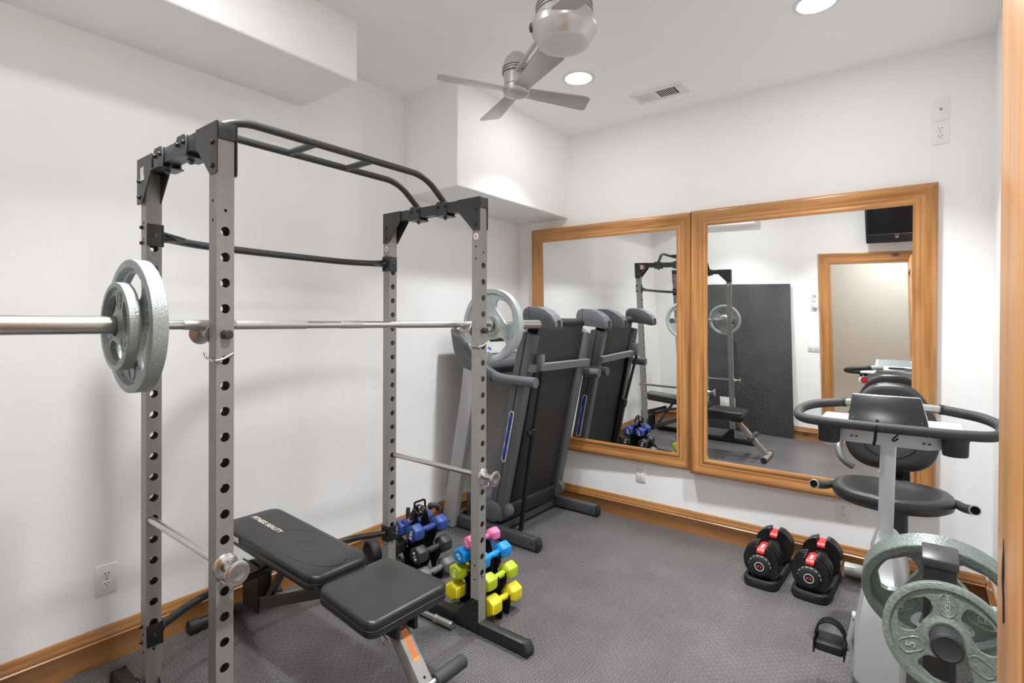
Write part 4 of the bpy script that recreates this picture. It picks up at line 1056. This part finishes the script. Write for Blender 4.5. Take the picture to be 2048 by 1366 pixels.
# floor stabilisers and frame rail
m = MB('bike_silver'); m.tube([bo(-.215, 3.325, .042), bo(.245, 3.325, .042)], .034, 22); m.build('rear_stabiliser', bi)
for x in (.245,):
    m = MB('rubber'); m.tube([bo(x, 3.325, .041), bo(x+.03, 3.325, .041)], .0375, 22); m.build('stabiliser_cap', bi)
m = MB('bike_silver'); m.tube([bo(-.20, 1.985, .040), bo(.06, 1.985, .040)], .032, 22); m.obox(bo(0, 1.985, .055), bo(0, 2.06, .085), .05, .04); m.build('front_stabiliser', bi)
m = MB('bike_silver'); m.obox(bo(0, 2.78, .15), bo(0, 3.31, .065), .06, .06, bevel=.006); m.obox(bo(.012, 2.70, .36), bo(.012, 3.16, .545), .06, .055, bevel=.006); m.obox(bo(.012, 3.08, .50), bo(.012, 3.20, .10), .05, .05, (0, 1, 0), .005); m.build('frame_rail', bi)
# mast, console, handlebar
m = MB('bike_silver'); m.obox(bo(0, 2.355, .56), bo(.012, 2.262, .985), .046, .052, (0, -1, 0), .006); m.build('mast', bi)
m = MB('bike_silver'); m.prism([(-.185, -.052), (-.175, .004), (.190, .004), (.205, -.050), (.12, -.068), (-.11, -.068)], bo(0, 2.235, .995), (1, 0, 0), (0, -.15, 1), (0, 1, 0), .012, .002)
m.use('slot')
for px in (-.10, -.085, .105, .120): m.box((bx+px, 2.2365, .948), (bx+px+.008, 2.240, .952))
m.build('mounting_plate', bi)
m = MB('bike_silver'); m.box(bo(-.19, 2.20, 1.000), bo(.21, 2.36, 1.012), .005); m.build('tray', bi)
cb = V((0, .557, .830)).normalized(); nb = V((0, -.830, .557)).normalized()
m = MB('vinyl_side'); m.prism([(-.104, -.004), (.122, -.004), (.100, .104), (-.098, .104)], V(bo(0, 2.205, 1.013)), (1, 0, 0), cb, -nb, .020, .004)
m.use('bolt')
for px, pz in ((-.090, .010), (.104, .010), (-.085, .090), (.086, .090)): m.lathe(V(bo(px, 2.205, 1.013))+cb*pz, nb, [(.0035, 0), (.003, .0012), (0, .0014)], 10)
m.build('console_back', bi)
cu_ = V((0, .751, -.660)).normalized(); cv_ = V((0, .660, .751)).normalized(); co_ = V(bo(0, 2.271, 1.106))
m = MB('bike_silver'); m.prism([(-.098, .010), (.100, .010), (.120, .135), (-.110, .135)], co_, (1, 0, 0), cu_, -cv_, .026, .004); m.build('console_front', bi)
m = MB('screen'); m.prism([(-.03, .082), (.06, .082), (.06, .122), (-.03, .122)], co_, (1, 0, 0), cu_, cv_, .001); m.build('console_display', bi)
m = MB('ribbed_grey'); m.prism([(-.090, .013), (.094, .013), (.106, .075), (-.098, .075)], co_, (1, 0, 0), cu_, cv_, .0012)
m.use('slot')
for i in range(6):
    h = .018+.0096*i; m.prism([(-.088, h), (.094, h), (.094, h+.0026), (-.088, h+.0026)], co_+cv_*.0012, (1, 0, 0), cu_, cv_, .0006)
m.build('ribbed_panel', bi)
m = MB('white'); m.lathe(bo(-.167, 2.256, .940), (0, 1, 0), [(.036, 0), (.037, .004), (.034, .014), (.028, .017), (0, .018)], 32); m.build('side_cap', bi)
m = MB('bright_red'); m.lathe(bo(-.167, 2.2735, .947), (0, 1, 0), [(.024, 0), (.022, .003), (.012, .0045), (0, .0045)], 28); m.build('side_badge', bi)
# loop handlebar
loop = fillet([bo(.00, 2.185, .998), bo(.185, 2.190, .998), bo(.292, 2.215, 1.000), bo(.305, 2.33, 1.018), bo(.262, 2.395, 1.033), bo(.155, 2.420, 1.046)], .085, 8)
for s in (-1, 1):
    pts = [V((bx+.006+s*(p.x-bx)*(1.0 if s > 0 else .925), p.y, p.z)) for p in loop]
    m = MB('foam'); m.tube(pts, .0168, 18); m.build('handlebar_grip', bi)
    a = pts[-1]; b = V((bx+s*.060, 2.395, 1.052))
    m = MB('satin_chrome'); m.cyl(a+(a-b).normalized()*.004, b, .0150, 20); m.build('pulse_sensor', bi)
    m = MB('rubber'); dd = (a-b).normalized(); m.cyl(a-dd*.010, a+dd*.004, .0178, 20); m.build('grip_ring', bi)
    if s < 0:
        pass
    xx = -.162 if s < 0 else .188
    m = MB('rubber'); m.lathe(bo(xx, 2.215, .990), (0, 0, -1), [(.036, 0), (.036, .014), (.0345, .018), (.0335, .060), (.032, .063), (0, .063)], 36); m.build('cup_holder', bi)
m = MB('satin_chrome'); m.box(bo(-.10, 2.30, 1.010), bo(.11, 2.40, 1.040), .008); m.build('bar_clamp', bi)
for x in (-.085, .115):
    m = MB('bolt'); bolt(m, bo(x, 2.170, .990), (0, -1, -.3), .006, .005); m.build('clamp_bolt', bi)
m = MB('matte_black'); m.tube(fillet([bo(-.018, 2.200, 1.020), bo(-.020, 2.165, .998), bo(-.022, 2.160, .96), bo(-.026, 2.168, .940)], .01), .0045, 8)
m.tube(fillet([bo(.06, 2.200, 1.018), bo(.045, 2.160, .990), bo(.024, 2.165, .965), bo(.028, 2.19, .955), bo(.04, 2.20, .965)], .012), .0026, 8); m.build('console_cable', bi)
# seat, backrest, side handles
def cushion(name, n, rx, ry, ctr, ux, uy, un, th, pw, dish=.0, shape=None):
    m = MB('vinyl'); ctr = V(ctr); ux = V(ux).normalized(); uy = V(uy).normalized(); un = V(un).normalized(); R = []
    ks = [(.90, -th), (.985, -th*.8), (1, -th*.5), (.985, -th*.18), (.93, 0), (.80, .004), (.55, -dish*.6), (.25, -dish)]
    for k, h in ks:
        row = []
        for i in range(n):
            a = 2*PI*i/n; c, s = math.cos(a), math.sin(a)
            px = rx*math.copysign(abs(c)**(2/pw), c)*k; py = ry*math.copysign(abs(s)**(2/pw), s)*k
            if shape: px, py = shape(px, py)
            row.append(m.bm.verts.new(ctr+ux*px+uy*py+un*h))
        R.append(row)
    for A, B in zip(R, R[1:]):
        for i in range(n): m._f((A[i], A[(i+1) % n], B[(i+1) % n], B[i]), True)
    m._f(R[0][::-1]); m._f(R[-1], True); return m.build(name, bi, smooth=60)
cushion('seat', 56, .212, .150, bo(.002, 2.76, .655), (1, 0, 0), (0, 1, .02), (0, -.02, 1), .055, 2.7, .012, lambda x, y: (x, y+ (.05*(1-abs(x)/.212) if y < 0 else 0)*-1))
cushion('backrest', 56, .186, .205, bo(-.012, 3.055, .872), (1, 0, 0), (0, .20, .98), (0, -.98, .20), .055, 3.1, .014, lambda x, y: (x*(1-.34*max(0, y)/.205), y))
m = MB('matte_black'); m.tube([bo(-.012+.105*math.cos(a), 3.055+.20*(-.05+.085*math.sin(a))-.0565+.0, .872+.98*(-.045+.085*math.sin(a))-.010) for a in [PI+PI*i/20 for i in range(21)]], .0028, 8); m.build('backrest_seam', bi)
m = MB('black_paint'); m.box(bo(-.09, 2.68, .585), bo(.11, 2.90, .603), .004); m.obox(bo(.012, 2.85, .59), bo(.012, 3.12, .62), .05, .03); m.obox(bo(.012, 3.115, .61), bo(.012, 3.128, .86), .10, .020, (0, 1, 0)); m.build('seat_frame', bi)
m = MB('bike_dark'); m.obox(bo(.030, 2.80, .585), bo(.030, 2.82, .44), .04, .05, (0, 1, 0)); m.tube([bo(.055, 2.745, .57), bo(.058, 2.742, .40)], .006, 8); m.build('adjuster_lever', bi)
for s in (-1, 1):
    m = MB('foam'); m.tube(fillet([bo(s*.12, 2.86, .606), bo(s*.215, 2.84, .612), bo(s*.240, 2.72, .628), bo(s*.262, 2.60, .660)], .06), .0175, 18, caps=False)
    m.build('side_grip', bi)
    m = MB('satin_chrome'); d = (V(bo(s*.262, 2.60, .660))-V(bo(s*.240, 2.72, .628))).normalized(); o = V(bo(s*.262, 2.60, .660))
    m.lathe(o-d*.012, d, [(.0188, 0), (.0192, .013), (.0150, .014), (.0150, .0125)], 24); m.use('matte_black'); m.lathe(o-d*.012, d, [(.0149, .0133), (0, .0133)], 24); m.build('tube_end', bi)
m = MB('bike_plate'); m.tube(fillet([bo(-.08, 3.13, .80), bo(-.200, 3.12, .80), bo(-.225, 3.06, .76), bo(-.205, 3.02, .69), bo(-.16, 3.05, .655)], .045), .015, 14); m.build('back_handle', bi)

# ------------------------------------------------------------------ camera, world, exposure
cam = bpy.data.cameras.new('camera'); co = bpy.data.objects.new('camera', cam); COL.objects.link(co); sc.camera = co
f, cy, yaw, pitch, roll = 1056.835, 648.845, .657693, -.00495036, -.00453019
fw = V((-math.sin(yaw)*math.cos(pitch), math.cos(yaw)*math.cos(pitch), math.sin(pitch))); r0 = V((math.cos(yaw), math.sin(yaw), 0)); d0 = fw.cross(r0)
r = r0*math.cos(roll) + d0*math.sin(roll); dn = d0*math.cos(roll) - r0*math.sin(roll); b = -fw; u = -dn
co.matrix_world = Matrix(((r.x, u.x, b.x, 2.548), (r.y, u.y, b.y, 0), (r.z, u.z, b.z, 1.352), (0, 0, 0, 1)))
cam.sensor_width = 36; cam.lens = f*36/2048; cam.shift_y = -(683-cy)/2048; cam.clip_start = .02
w = bpy.data.worlds.new('world'); sc.world = w; w.use_nodes = True
w.node_tree.nodes['Background'].inputs[0].default_value = (.9, .92, 1, 1); w.node_tree.nodes['Background'].inputs[1].default_value = .3
vs = sc.view_settings; vs.view_transform = 'Standard'; vs.look = 'None'; vs.gamma = 1; vs.use_curve_mapping = False; vs.exposure = 1.95
sc.cycles.max_bounces = 24; sc.cycles.diffuse_bounces = 16; sc.cycles.glossy_bounces = 8
